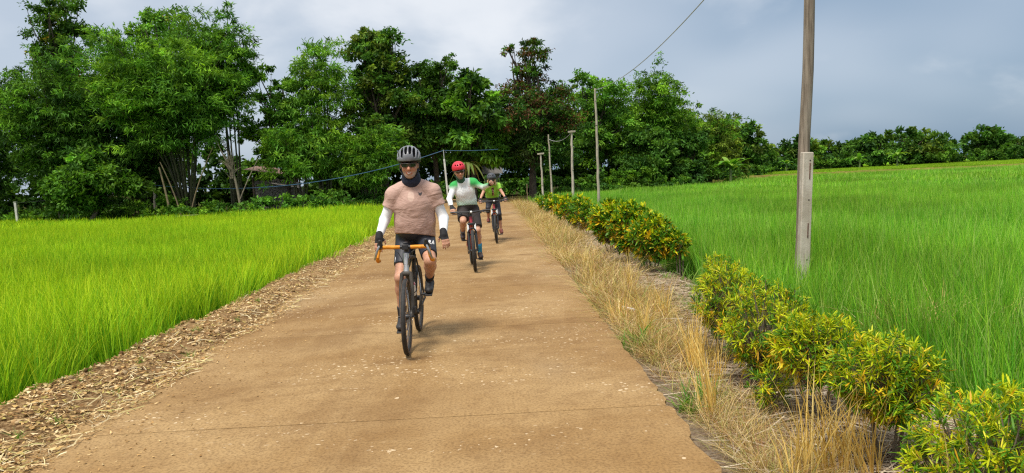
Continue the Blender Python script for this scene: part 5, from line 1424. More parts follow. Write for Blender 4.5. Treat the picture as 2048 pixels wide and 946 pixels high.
def rider(J, name, label):
    root = empty(name); tag(root, label, 'person'); h = J['res']
    allp = np.array([J[k] for k in ('pelvis', 'head', 'sh_r', 'sh_l', 'el_r', 'el_l', 'wr_r', 'wr_l', 'kn_r', 'kn_l', 'an_r', 'an_l')]); lo, hi = allp.min(0) - .24, allp.max(0) + .24
    lo[2] -= .02
    R = J['head_R']; c = J['head']
    # ---------------- the body: one continuous skin
    B = Field(lo, hi, h); torso(B, J, 0.0)
    B.cone(J['neck'], c + R @ vec(0, .025, -.07), .060 * J['neck_s'], .054 * J['neck_s'], .03)
    head_field(B, c, R)
    for s in 'rl':
        sg = -1 if s == 'r' else 1
        B.cone(J['sh_' + s], J['el_' + s], J['delt'] * .86, J['arm'] * .84, .03); B.cone(J['el_' + s], J['wr_' + s], J['arm'] * .86, J['arm'] * .56, .02)
        hd = J['hand_' + s]; hand(B, J['wr_' + s], hd[0], hd[1], hd[2], curl=hd[3], sc=J['hand_s'], spread=hd[4])
        B.cone(J['hip_' + s], J['kn_' + s], J['thigh'], J['thigh'] * .66, .05); m = J['kn_' + s] + (J['an_' + s] - J['kn_' + s]) * .30 + A(0, .022, 0)
        B.cone(J['kn_' + s], m, J['thigh'] * .60, J['calf'], .02); B.cone(m, J['an_' + s], J['calf'], J['calf'] * .60, .03)
        B.ell(J['kn_' + s] + A(0, -.022, 0), A(1, 1, 1) * J['thigh'] * .48, .03)
        B.cone(J['an_' + s] + A(0, .0, -.02), J['toe_' + s] + A(0, .02, -.006), .028, .020, .03)
    sk, lip, beard = A(*J['skin']), A(*J['skin']) * A(.95, .62, .62), A(*J['beard'])
    def colf(V):
        C = np.tile(sk, (len(V), 1)); q = (V - c) @ R
        near = (np.abs(q) < .16).all(1)
        flush = near & (q[:, 1] < -.05) & (q[:, 2] < .0) & (q[:, 2] > -.06); C[flush] *= A(1.06, .9, .86)
        if J['beard_a'] > 0:
            w = near & (q[:, 1] < .02) & (q[:, 2] < -.045) & (q[:, 2] > -.14) & ~((np.abs(q[:, 0]) < .032) & (np.abs(q[:, 2] + .073) < .013))
            a = J['beard_a'] * np.clip((-.045 - q[:, 2]) / .03, 0, 1); C[w] = C[w] * (1 - a[w, None]) + beard * a[w, None]
        l = near & (q[:, 1] < -.075) & (np.abs(q[:, 0]) < .029) & (np.abs(q[:, 2] + .0725) < .0105); C[l] = lip
        br = near & (q[:, 1] < -.07) & (np.abs(np.abs(q[:, 0]) - .032) < .022) & (np.abs(q[:, 2] - .022) < .006); C[br] *= .35
        return C
    B.build('body', M_skin, root, col=colf, smooth=1)
    if J.get('smile'):
        mb = MB(); P = []
        for i in range(9):
            x = -.024 + .006 * i; u = (x / .024) ** 2; P += [c + R @ vec(x, -.097 + .012 * u, -.0685 + .006 * u), c + R @ vec(x, -.097 + .012 * u, -.0775 + .012 * u)]
        mb._add(P + [p + R @ vec(0, .004, 0) for p in P], [(2 * i, 2 * i + 1, 2 * i + 3, 2 * i + 2) for i in range(8)] + [(18 + 2 * i, 18 + 2 * i + 2, 18 + 2 * i + 3, 18 + 2 * i + 1) for i in range(8)]); mb.build('teeth', plain('teeth', (.75, .70, .62), .3, var=.05), root)
    # ---------------- shirt
    S = Field(lo, hi, h); torso(S, J, J['shirt_inf'])
    if 'drape' in J:
        a, b, ra, rb, fl = J['drape']; S.cone(a, b, ra, rb, .04, flat=((0, 1, 0), fl))
    for s in 'rl':
        a, b = J['sh_' + s], J['el_' + s]; t = J['sleeve']
        if t <= 1:
            e = a + (b - a) * t; S.cone(a, b, J['delt'] * .90 + J['sl_w'] * .55, J['arm'] + J['sl_w'] * 1.35, .05, cut=[(e, b - a)])
        else:
            S.cone(a, b, J['delt'] * .88 + .006, J['arm'] * .86 + .006, .03); w = J['wr_' + s]; e = b + (w - b) * .97
            S.cone(b, w, J['arm'] * .88 + .006, J['arm'] * .58 + .007, .02, cut=[(e, w - b)])
    S.cone(J['neck'] + A(0, .0, -.03), J['neck'] + A(0, -.01, .02), .072 * J['neck_s'], .068 * J['neck_s'], .03)
    S.ripple(J['wr_amp'], wrinkle(J['seed'], J.get('wr_f', 45.0)))
    S.clip(J['hem'], J['hem_n']); S.clip(J['neck'] + A(0, 0, J.get('collar', .022)), (0, -.25, 1))
    S.build('shirt', J['shirt_mat'], root, smooth=1)
    # ---------------- shorts or leggings
    P_ = Field(lo, hi, h); i_ = J['short_inf']
    P_.ell(J['pelvis'], A(*J['pelvis_r']) + i_ * .6, .04); P_.ell(J['belly'] + A(0, .0, -.06), A(*J['belly_r']) * 1.03, .04)
    for s in 'rl':
        a, b, an = J['hip_' + s], J['kn_' + s], J['an_' + s]; t = J['short_' + s]
        if t <= 1: P_.cone(a, b, J['thigh'] + i_, J['thigh'] * .68 + i_ * J.get('flare', 1.0), .04, cut=[(a + (b - a) * t, b - a)])
        else:
            P_.cone(a, b, J['thigh'] + i_, J['thigh'] * .67 + i_, .04); m = b + (an - b) * .30 + A(0, .022, 0); P_.ell(b + A(0, -.022, 0), A(1, 1, 1) * (J['thigh'] * .48 + i_), .03)
            P_.cone(b, m, J['thigh'] * .61 + i_, J['calf'] + i_, .02, cut=[(b + (an - b) * (t - 1), an - b)]); P_.cone(m, an, J['calf'] + i_, J['calf'] * .6 + i_, .02, cut=[(b + (an - b) * (t - 1), an - b)])
    P_.ripple(J['short_amp'], wrinkle(J['seed'] + 3, 16)); P_.clip(J['pelvis'] + A(0, 0, .13), (0, 0, 1))
    P_.build('shorts', J['short_mat'], root, smooth=1)
    # ---------------- socks, shoes, gloves
    for s in 'rl':
        an, toe, kn = J['an_' + s], J['toe_' + s], J['kn_' + s]; up = (kn - an) / np.linalg.norm(kn - an)
        if J['sock_h'] > 0:
            K = Field(an - .1, an + .1 + A(0, 0, J['sock_h']), .006); K.cone(an - up * .02, an + up * (J['sock_h'] + .02), J['calf'] * .62 + .005, J['calf'] * .62 + .006 + J['sock_h'] * .10, .01, cut=[(an + up * J['sock_h'], up)]); K.build('sock', J['sock_' + s], root)
        f = toe - an; f[2] = 0; f /= np.linalg.norm(f); sd = np.cross(f, A(0, 0, 1)); fwd = toe - an; pitch = math.atan2((toe[2] - (an[2] - .075)), np.linalg.norm(fwd[:2]))
        X = Field(an - A(.16, .28, .16), an + A(.16, .14, .08), .006); heel = an + A(0, .035, -.055); tp = toe + A(0, 0, 0)
        X.cone(heel, tp + f * .02, .036, .030, .02, flat=((0, 0, 1), .9)); X.cone(an + A(0, .004, -.030), tp - f * .05 + A(0, 0, .010), .040, .036, .03); X.cone(an + A(0, .014, -.030), an + A(0, .014, -.05), .040, .040, .02); X.ell(tp - f * .01 + A(0, 0, .004), (.044, .052, .030), .02); X.ell(heel + A(0, .005, .01), (.034, .036, .042), .02)
        sh = X.build('shoe', J['shoe_mat'], root)
        mb = MB(); mb.box((heel + tp) / 2 + A(0, -.01, -.037), (.072, np.linalg.norm(tp - heel) + .085, .016), Matrix(rotx(-math.atan2(tp[2] - heel[2], np.linalg.norm((tp - heel)[:2]))).tolist())); mb.build('sole', J['sole_mat'], sh, bevel=.006)
        if J.get('glove'):
            hd = J['hand_' + s]; Gf = Field(J['wr_' + s] - .15, J['wr_' + s] + .15, .0055); d = A(*hd[0]) / np.linalg.norm(hd[0])
            up_ = A(*hd[1]); up_ = up_ - d * (up_ @ d); up_ /= np.linalg.norm(up_); sdv = np.cross(d, up_) * hd[2]; w = J['wr_' + s]; z = J['hand_s']
            for o in (.030, .010, -.010, -.029): Gf.cone(w + sdv * o * .6 * z + d * .0, w + d * .074 * z + sdv * o * .95 * z, .0180 * z, .0145 * z, .016)
            Gf.cone(w - d * .02, w + d * .02, J['arm'] * .56 + .006, J['arm'] * .56 + .006, .01)
            t0 = w + d * .022 * z + sdv * .026 * z - up_ * .006; Gf.cone(t0, t0 + (d * .55 + sdv * .75 - up_ * .35) * .036 * z, .0165 * z, .0135 * z, .012); Gf.build('glove', J['glove'], root)
        if J.get('armsleeve'):
            a, b, w = J['sh_' + s], J['el_' + s], J['wr_' + s]; Q = Field(np.minimum(np.minimum(a, b), w) - .09, np.maximum(np.maximum(a, b), w) + .09, .007)
            Q.cone(a, b, J['delt'] * .84 + .006, J['arm'] * .86 + .006, .02, cut=[(a + (b - a) * .30, a - b)]); Q.cone(b, w, J['arm'] * .89 + .006, J['arm'] * .57 + .006, .02, cut=[(b + (w - b) * .96, w - b)])
            Q.ripple(.0012, wrinkle(5, 40)); Q.build('arm_sleeve', J['armsleeve'], root)
    return root

# ---- cloth materials with their own prints
def mat_jersey1():
    m, nt, b = new_mat('dusty_pink_jersey'); v = coords(nt)
    c = mixc(nt, rng(nt, noise(nt, v, 5, 4), .3, .7), (.45, .29, .235), (.52, .345, .285))
    sp = nt.nodes.new('ShaderNodeSeparateXYZ'); nt.links.new(v, sp.inputs[0]); x, y, z = sp.outputs
    # pale rubbed patch on the breastbone, darker raglan seams, damp belly
    dx = math2(nt, 'MULTIPLY', math2(nt, 'ADD', x, -.018), 26.0); dz = math2(nt, 'MULTIPLY', math2(nt, 'ADD', z, -1.405), 17.0)
    rr_ = math2(nt, 'ADD', math2(nt, 'ADD', math2(nt, 'MULTIPLY', dx, dx), math2(nt, 'MULTIPLY', dz, dz)), math2(nt, 'MULTIPLY', noise(nt, v, 22, 2), .7))
    c = mixc(nt, rng(nt, rr_, .9, 1.15, .55, 0), c, (.70, .52, .42))
    ax = math2(nt, 'ABSOLUTE', math2(nt, 'ADD', x, -.03)); sm = math2(nt, 'ABSOLUTE', math2(nt, 'SUBTRACT', ax, math2(nt, 'ADD', .165, math2(nt, 'MULTIPLY', math2(nt, 'ADD', z, -1.36), -.62))))
    c = mixc(nt, math2(nt, 'MULTIPLY', rng(nt, sm, .002, .005, .45, 0), rng(nt, z, 1.30, 1.32)), c, (.26, .15, .11))
    c = mixc(nt, math2(nt, 'MULTIPLY', rng(nt, z, 1.10, 1.22, 1, 0), rng(nt, noise(nt, v, 9, 3), .42, .6, 0, .4)), c, (.36, .22, .165))
    nt.links.new(c, b.inputs['Base Color'])
    b.inputs['Roughness'].default_value = .78; b.inputs['Specular IOR Level'].default_value = .2
    f = noise(nt, scaled(nt, v, (4.5, 4.5, 9)), 1.0, 1.5, .4, 1.2)
    rd = math2(nt, 'ABSOLUTE', math2(nt, 'SUBTRACT', f, .5))
    bump(nt, b, math2(nt, 'ADD', math2(nt, 'ADD', rd, math2(nt, 'MULTIPLY', math2(nt, 'ABSOLUTE', math2(nt, 'SUBTRACT', noise(nt, scaled(nt, v, (9, 9, 24)), 1.0, 2, .5, 1.0), .5)), .45)), math2(nt, 'MULTIPLY', noise(nt, v, 240, 3), .02)), .42, .04)
    return m
M_pink = mat_jersey1()
M_navy = plain('navy_lycra', (.012, .014, .024), .55, var=.2, vs=20, bmp=.15, bs=200)
M_gaiter = plain('navy_gaiter', (.012, .017, .042), .8, var=.2, vs=20, bmp=.3)
M_whitecloth = plain('white_sleeve_cloth', (.78, .78, .79), .75, var=.04, vs=8, bmp=.1, bs=200)
M_glove = plain('black_glove', (.013, .012, .014), .8, var=.3, vs=30, bmp=.3)
M_shoeblk = plain('black_shoe', (.022, .022, .023), .6, var=.35, vs=30, bmp=.3)
M_shoebrn = plain('dark_brown_shoe', (.045, .028, .025), .6, var=.35, vs=30, bmp=.3)
M_shoered = plain('brick_red_shoe', (.20, .05, .035), .65, var=.3, vs=30, bmp=.3)
M_sole = plain('shoe_sole', (.03, .028, .027), .7, var=.3)
M_soletan = plain('grey_tan_sole', (.28, .22, .16), .7, var=.2)
M_bagshort = plain('black_brown_shorts', (.026, .019, .018), .85, var=.2, vs=12, bmp=.3, bs=200)
M_blksock = plain('black_sock', (.016, .016, .018), .9)
M_bluesock = plain('bright_blue_sock', (.03, .27, .47), .85, var=.35, vs=26)
M_greysock = plain('grey_sock', (.16, .16, .18), .9)
M_legging = plain('black_legging', (.018, .017, .024), .6, var=.2)
M_helmgrey = plain('grey_helmet', (.17, .175, .19), .34, var=.25, vs=9)
M_helmred = plain('red_helmet', (.62, .022, .045), .42, var=.1)
M_helmdk = plain('charcoal_helmet', (.055, .06, .07), .45, var=.2)
M_emb = plain('dark_print', (.06, .055, .06), .8)
M_whiteprint = plain('white_print', (.75, .75, .75), .8, var=.04)
M_hair = plain('blond_hair', (.50, .36, .17), .6, var=.3, vs=40)

def mat_jersey2():
    """white jersey: green shoulders fading down, pale grey and pink script across the chest, green dots over the belly"""
    m, nt, b = new_mat('white_green_jersey'); v = coords(nt)
    sp = nt.nodes.new('ShaderNodeSeparateXYZ'); nt.links.new(v, sp.inputs[0]); x, y, z = sp.outputs
    n = noise(nt, v, 9, 3)
    arm = math2(nt, 'ABSOLUTE', math2(nt, 'ADD', x, .055))
    sh = math2(nt, 'ADD', math2(nt, 'MULTIPLY', z, 1.0), math2(nt, 'MULTIPLY', n, .03))
    g1 = math2(nt, 'MULTIPLY', rng(nt, sh, 1.365, 1.475), rng(nt, arm, .085, .125))
    base = mixc(nt, g1, (.80, .81, .81), (.05, .38, .09))
    # dot lattice below the chest
    wv = []
    for c_ in (x, z):
        s_ = math2(nt, 'SINE', math2(nt, 'MULTIPLY', c_, 230.0)); wv.append(s_)
    lat = math2(nt, 'MULTIPLY', wv[0], wv[1])
    dens = rng(nt, z, 1.08, 1.27, .0, .95)
    dots = math2(nt, 'MULTIPLY', math2(nt, 'MULTIPLY', math2(nt, 'GREATER_THAN', lat, dens), rng(nt, z, 1.19, 1.25, 1, 0)), math2(nt, 'LESS_THAN', math2(nt, 'ABSOLUTE', math2(nt, 'ADD', x, .025)), .20))
    base = mixc(nt, dots, base, (.05, .38, .19))
    # loose script lines across the chest
    w1 = N(nt, 'ShaderNodeTexWave', Scale=5.0, Distortion=14.0, Detail=2.0); nt.links.new(v, w1.inputs['Vector']); w1.inputs['Detail Scale'].default_value = 2.2
    zone = math2(nt, 'MULTIPLY', math2(nt, 'MULTIPLY', rng(nt, z, 1.27, 1.30), rng(nt, z, 1.41, 1.44, 1, 0)), rng(nt, arm, .10, .13, 1, 0))
    ln = math2(nt, 'MULTIPLY', math2(nt, 'LESS_THAN', w1.outputs['Fac'], .06), zone)
    base = mixc(nt, math2(nt, 'MULTIPLY', ln, .5), base, mixc(nt, rng(nt, x, -.06, 0.02), (.18, .2, .2), (.5, .14, .14)))
    nt.links.new(base, b.inputs['Base Color']); b.inputs['Roughness'].default_value = .75; b.inputs['Specular IOR Level'].default_value = .2
    bump(nt, b, noise(nt, v, 200, 3), .15, .003)
    return m
def mat_lime():
    """lime shirt with a dark red and black print down the middle"""
    m, nt, b = new_mat('lime_shirt'); v = coords(nt); sp = nt.nodes.new('ShaderNodeSeparateXYZ'); nt.links.new(v, sp.inputs[0]); x, y, z = sp.outputs
    ax = math2(nt, 'ABSOLUTE', math2(nt, 'ADD', x, -.005)); n = noise(nt, v, 26, 2)
    zone = math2(nt, 'MULTIPLY', math2(nt, 'LESS_THAN', math2(nt, 'ADD', ax, math2(nt, 'MULTIPLY', n, .05)), .052), math2(nt, 'MULTIPLY', rng(nt, z, 1.10, 1.11), rng(nt, z, 1.30, 1.31, 1, 0)))
    pr = mixc(nt, rng(nt, noise(nt, v, 18, 2), .45, .55), (.05, .02, .02), (.42, .24, .16))
    base = mixc(nt, zone, mixc(nt, rng(nt, noise(nt, v, 7, 3), .3, .7), (.22, .52, .04), (.30, .60, .06)), pr)
    nt.links.new(base, b.inputs['Base Color']); b.inputs['Roughness'].default_value = .8; return m

def decal(name, polys, target, mat, parent, off=.004, th=.0015):
    """flat print: polygons given in (x,z) laid on the front (-y side) of a surface"""
    from mathutils.bvhtree import BVHTree
    me = target.data; bvh = BVHTree.FromPolygons([v.co[:] for v in me.vertices], [p.vertices[:] for p in me.polygons])
    mb = MB()
    for poly in polys:
        P = []
        for x, z in poly:
            hit = bvh.ray_cast(Vector((x, -1.5, z)), Vector((0, 1, 0)))
            P.append((x, (hit[0].y if hit[0] is not None else 0) - off, z))
        mb.prism(P, (0, th, 0))
    o = mb.build(name, mat, parent, smooth=False); return o

# ================================================================== RIDER ONE: pink jersey, drop bars
J1 = dict(res=.0075, seed=1, pelvis=A(.015, .195, 1.02), pelvis_r=(.172, .125, .115), belly=A(.030, .105, 1.165), belly_r=(.178, .146, .150), chest=A(.03, .055, 1.325), chest_r=(.178, .124, .140),
          girdle_r=A(-.085, .045, 1.455), girdle_l=A(.142, .045, 1.464), girdle_w=.070, delt=.060, arm=.050, sh_r=A(-.158, .045, 1.420), sh_l=A(.218, .045, 1.432),
          neck=A(.020, .025, 1.556), neck_s=1.12, head=A(.012, -.055, 1.708), head_R=rotz(radians(2)) @ rotx(radians(7)) @ roty(radians(-1)),
          el_r=A(-.262, .06, 1.175), el_l=A(.312, .06, 1.180), wr_r=A(-.288, -.150, 1.038), wr_l=A(.322, -.145, 1.052), hand_s=.92,
          hand_r=((-.05, -.38, -.92), (-.1, -.9, .38), -1, .28, .9), hand_l=((.22, -.42, -.87), (.15, -.9, .42), 1, .42, .8),
          hip_r=A(-.080, .185, .975), hip_l=A(.115, .185, .985), an_r=A(-.130, .080, .232), an_l=A(.147, .135, .575), toe_r=A(-.134, -.055, .138), toe_l=A(.150, -.010, .486), thigh=.088, calf=.056,
          skin=(.51, .265, .17), beard=(.42, .36, .33), beard_a=.6, smile=True, shirt_inf=.014, sleeve=.50, sl_w=.024, wr_amp=.0036, wr_f=60.0, drape=(A(.03, .065, 1.32), A(.022, .135, .94), .192, .203, .78), hem=A(0, .1, 1.022), hem_n=(-.10, -.16, -1), shirt_mat=M_pink,
          short_inf=.012, short_r=.70, short_l=.80, short_amp=.0008, short_mat=M_navy, sock_h=.10, sock_r=M_blksock, sock_l=M_blksock, shoe_mat=M_shoeblk, sole_mat=M_sole, glove=M_glove, armsleeve=M_whitecloth)
J1['kn_r'] = joint(J1['hip_r'], J1['an_r'], .43, .42, (-.05, -1, 0)); J1['kn_l'] = joint(J1['hip_l'], J1['an_l'], .44, .41, (.16, -1, .1))
RIDE1 = ((-.84, 7.025, .002), (0, radians(1.2), 0))
bike1 = empty('bicycle'); tag(bike1, 'dusty gravel bicycle with orange drop bar tape under the nearest rider', 'bicycle'); gravel_bike(bike1)
per1 = rider(J1, 'person', 'nearest rider in dusty pink shirt, white arm sleeves and grey vented helmet')
helmet(per1, J1['head'] + A(0, 0, .006), J1['head_R'], 'road', M_helmgrey, M_black, 1.12)
glasses(per1, J1['head'] + J1['head_R'] @ A(0, -.012, .004), J1['head_R'], M_lensdark, M_black)
G_ = Field(A(-.16, -.2, 1.42), A(.2, .2, 1.78), .006); c_, R_ = J1['head'], J1['head_R']
G_.cone(J1['neck'] + A(0, -.002, -.010), c_ + R_ @ A(0, .026, -.110), .084, .070, .03); G_.cone(J1['neck'] + A(-.0, -.022, .010), J1['neck'] + A(.0, -.026, .024), .090, .088, .03)
G_.ell(c_ + R_ @ A(0, .03, -.01), (.088, .085, .105), .03, R_); G_.cone(c_ + R_ @ A(0, -.030, -.035), c_ + R_ @ A(0, -.22, -.04), .072, .078, .012, op='sub', flat=((0, 0, 1), 1.5)); G_.ripple(.002, wrinkle(9, 30)); G_.clip(c_ + A(0, 0, .05), (0, 0, 1))
G_.build('neck_gaiter', M_gaiter, per1)
sh1 = [o for o in per1.children if o.name.startswith('shirt')][0]; so1 = [o for o in per1.children if o.name.startswith('shorts')][0]
ex, ez = .105, 1.425
decal('chest_emblem', [[(ex - .017, ez + .012), (ex - .013, ez + .018), (ex - .006, ez + .009), (ex + .006, ez + .009), (ex + .013, ez + .018), (ex + .017, ez + .012), (ex + .013, ez - .004), (ex, ez - .016), (ex - .013, ez - .004)]], sh1, M_emb, per1)
def letters(txt, x, z, s, target, mat, parent, slant=0.0, skew=0.0):
    L = {'R': [[(0, 0), (.2, 0), (.2, 1), (0, 1)], [(.2, .8), (.6, .8), (.6, 1), (.2, 1)], [(.2, .42), (.6, .42), (.6, .6), (.2, .6)], [(.5, .55), (.7, .55), (.7, .85), (.5, .85)], [(.3, .42), (.52, .42), (.78, 0), (.54, 0)]],
         'A': [[(0, 0), (.22, 0), (.52, 1), (.32, 1)], [(.62, 0), (.84, 0), (.52, 1), (.32, 1)], [(.2, .25), (.64, .25), (.6, .42), (.24, .42)]]}
    out = []
    for i, ch in enumerate(txt):
        for poly in L[ch]: out.append([(x + (px + i * .95) * s + slant * pz * s, z + pz * s + skew * (px + i * .95) * s) for px, pz in poly])
    return decal('thigh_lettering', out, target, mat, parent, .005)
letters('RA', .168, .950, .030, so1, M_whiteprint, per1, 0, -.25)
decal('thigh_print', [[(-.168, .775), (-.148, .765), (-.160, .815), (-.168, .825)]], so1, M_whiteprint, per1)
for o in (bike1, per1): o.location, o.rotation_euler = RIDE1

# ================================================================== RIDER TWO: white and green jersey, red helmet, arm held out
J2 = dict(res=.010, seed=2, collar=.052, pelvis=A(-.005, .195, 1.02), pelvis_r=(.165, .12, .11), belly=A(-.02, .13, 1.16), belly_r=(.158, .125, .15), chest=A(-.055, .06, 1.335), chest_r=(.170, .12, .15),
          girdle_r=A(-.185, .04, 1.440), girdle_l=A(.06, .04, 1.475), girdle_w=.064, delt=.064, arm=.046, sh_r=A(-.225, .035, 1.420), sh_l=A(.115, .035, 1.465),
          neck=A(-.085, .02, 1.515), neck_s=1.0, head=A(-.118, -.075, 1.672), head_R=rotz(radians(6)) @ rotx(radians(6)) @ roty(radians(-5)),
          el_r=A(-.325, -.08, 1.215), el_l=A(.285, -.03, 1.375), wr_r=A(-.300, -.360, 1.085), wr_l=A(.385, -.255, 1.425), hand_s=1.05,
          hand_r=((.05, -.85, -.50), (-.1, -.5, .85), -1, 1.05, .3), hand_l=((.35, -.80, .25), (.9, .2, .4), 1, 1.25, .3),
          hip_r=A(-.095, .185, .985), hip_l=A(.085, .185, .985), an_r=A(-.136, .135, .600), an_l=A(.138, .085, .245), toe_r=A(-.142, -.01, .525), toe_l=A(.145, -.05, .165), thigh=.084, calf=.054,
          skin=(.54, .29, .19), beard=(.16, .12, .10), beard_a=.7, smile=False, shirt_inf=.012, sleeve=2, sl_w=.02, wr_amp=.0045, drape=(A(-.04, .08, 1.30), A(-.005, .15, 1.02), .166, .172, .76), hem=A(0, .1, 1.075), hem_n=(0, -.1, -1), shirt_mat=mat_jersey2(),
          short_inf=.026, short_r=.82, short_l=.86, flare=1.35, short_amp=.003, short_mat=M_bagshort, sock_h=.16, sock_r=M_greysock, sock_l=M_bluesock, shoe_mat=M_shoebrn, sole_mat=M_sole, glove=M_glove)
J2['kn_r'] = joint(J2['hip_r'], J2['an_r'], .44, .42, (-.02, -1, .1)); J2['kn_l'] = joint(J2['hip_l'], J2['an_l'], .43, .42, (.05, -1, 0))
RIDE2 = ((-.425, 12.69, .002), (0, radians(-1.5), radians(4.5)))
bike2 = empty('bicycle'); tag(bike2, 'dark red flat bar bicycle with white fork under the rider in the red helmet', 'bicycle'); trail_bike(bike2, M_red, .335, ang=pi)
per2 = rider(J2, 'person', 'second rider in red helmet and white green jersey holding one arm out')
helmet(per2, J2['head'] + A(0, 0, .012), J2['head_R'], 'trail', M_helmred, M_black, 1.12)
glasses(per2, J2['head'] + J2['head_R'] @ A(0, -.012, .004), J2['head_R'], plain('amber_lens', (.06, .03, .02), .15, var=.1), M_black)
G2 = Field(J2['neck'] - .16, J2['neck'] + .2, .009); G2.cone(J2['neck'] + A(0, -.005, -.01), J2['head'] + A(0, .02, -.085), .078, .070, .03); G2.build('neck_scarf', plain('dark_green_scarf', (.02, .09, .05), .8), per2)
for o in (bike2, per2): o.location, o.rotation_euler = RIDE2

# ================================================================== RIDER THREE: lime shirt, black capri leggings
J3 = dict(res=.012, seed=3, pelvis=A(-.01, .185, 1.02), pelvis_r=(.155, .12, .11), belly=A(-.012, .07, 1.125), belly_r=(.140, .12, .13), chest=A(-.015, -.06, 1.245), chest_r=(.150, .115, .13),
          girdle_r=A(-.13, -.13, 1.335), girdle_l=A(.10, -.13, 1.345), girdle_w=.055, delt=.054, arm=.039, sh_r=A(-.165, -.135, 1.320), sh_l=A(.135, -.135, 1.335),
          neck=A(-.012, -.17, 1.375), neck_s=.85, head=A(-.012, -.275, 1.478), head_R=rotx(radians(2)) @ roty(radians(2)),
          el_r=A(-.265, -.24, 1.135), el_l=A(.235, -.24, 1.145), wr_r=A(-.315, -.425, 1.045), wr_l=A(.285, -.425, 1.045), hand_s=.95,
          hand_r=((-.05, -.85, -.45), (-.1, -.45, .85), -1, 1.1, .3), hand_l=((.05, -.85, -.45), (.1, -.45, .85), 1, 1.1, .3),
          hip_r=A(-.09, .175, .975), hip_l=A(.075, .175, .975), an_r=A(-.148, .10, .555), an_l=A(.140, .075, .27), toe_r=A(-.155, -.035, .49), toe_l=A(.147, -.055, .19), thigh=.080, calf=.048,
          skin=(.55, .29, .19), beard=(.5, .3, .2), beard_a=0, smile=False, shirt_inf=.013, sleeve=.45, sl_w=.018, drape=(A(-.015, -.02, 1.22), A(-.01, .14, 1.04), .148, .158, .78), wr_amp=.004, hem=A(0, .1, 1.055), hem_n=(0, .1, -1), shirt_mat=mat_lime(),
          short_inf=.006, short_r=1.42, short_l=1.42, short_amp=.001, short_mat=M_legging, sock_h=0, sock_r=None, sock_l=None, shoe_mat=M_shoered, sole_mat=M_soletan, glove=M_glove)
J3['kn_r'] = joint(J3['hip_r'], J3['an_r'], .40, .39, (-.08, -1, .1)); J3['kn_l'] = joint(J3['hip_l'], J3['an_l'], .40, .39, (.08, -1, 0))
RIDE3 = ((0.0, 17.73, .002), (0, radians(-1.5), radians(1)))
bike3 = empty('bicycle'); tag(bike3, 'farthest flat bar bicycle with dark red head tube under the lime shirt rider', 'bicycle'); trail_bike(bike3, M_red, .345, .312, .027, ang=radians(165))
per3 = rider(J3, 'person', 'farthest rider in lime green shirt, black capri leggings and dark helmet')
helmet(per3, J3['head'] + A(0, 0, .012), J3['head_R'], 'trail', M_helmdk, M_black, 1.08)
glasses(per3, J3['head'] + J3['head_R'] @ A(0, -.012, .004), J3['head_R'], M_lensdark, M_black)
H3 = Field(J3['head'] - .2, J3['head'] + .2, .009)
for s in (-1, 1): H3.cone(J3['head'] + A(s * .080, .01, .0), J3['head'] + A(s * .092, .01, -.115), .026, .022, .02)
H3.ell(J3['head'] + A(0, .07, -.04), (.075, .045, .09), .03); H3.build('hair', M_hair, per3)
for o in (bike3, per3): o.location, o.rotation_euler = RIDE3
# ================================================================== POLES, POSTS, WIRES, SHED
def mat_concrete():
    m, nt, b = new_mat('weathered_concrete'); v = coords(nt)
    c = mixc(nt, rng(nt, noise(nt, v, 5, 6, .6), .35, .65), (.36, .31, .24), (.50, .45, .37))
    st = noise(nt, scaled(nt, v, (14, 14, .8)), 1.6, 5, .6); c = mixc(nt, rng(nt, st, .55, .72, 0, .7), c, (.20, .15, .10))
    c = mixc(nt, rng(nt, noise(nt, v, 70, 4, .7), .55, .75, 0, .5), c, (.18, .15, .12))
    nt.links.new(c, b.inputs['Base Color']); b.inputs['Roughness'].default_value = .9; bump(nt, b, noise(nt, v, 60, 6, .7), .6, .006); return m
def mat_polewood():
    m, nt, b = new_mat('weathered_pole_wood'); v = coords(nt); s_ = scaled(nt, v, (22, 22, 1.2))
    c = mixc(nt, rng(nt, noise(nt, s_, 1.4, 6, .65), .35, .65), (.115, .088, .062), (.27, .22, .165))
    c = mixc(nt, rng(nt, noise(nt, scaled(nt, v, (3, 3, .5)), 2, 4), .5, .7, 0, .55), c, (.34, .30, .24))
    nt.links.new(c, b.inputs['Base Color']); b.inputs['Roughness'].default_value = .9; bump(nt, b, noise(nt, s_, 2.2, 6, .7), .8, .01); return m
M_conc, M_pole = mat_concrete(), mat_polewood()
M_rust = plain('rust', (.11, .045, .03), .85, var=.4, vs=25)
M_palebam = plain('pale_bamboo', (.36, .32, .24), .7, var=.25, vs=3, bmp=.2)
M_wire = plain('grey_wire', (.40, .40, .40), .6, var=.1)
M_bluewire = plain('blue_cable', (.045, .11, .20), .5, var=.2)
M_whitepost = plain('whitewashed_post', (.55, .53, .48), .85, var=.2, vs=6)
M_hole = plain('dark_hole', (.02, .018, .015), .9)

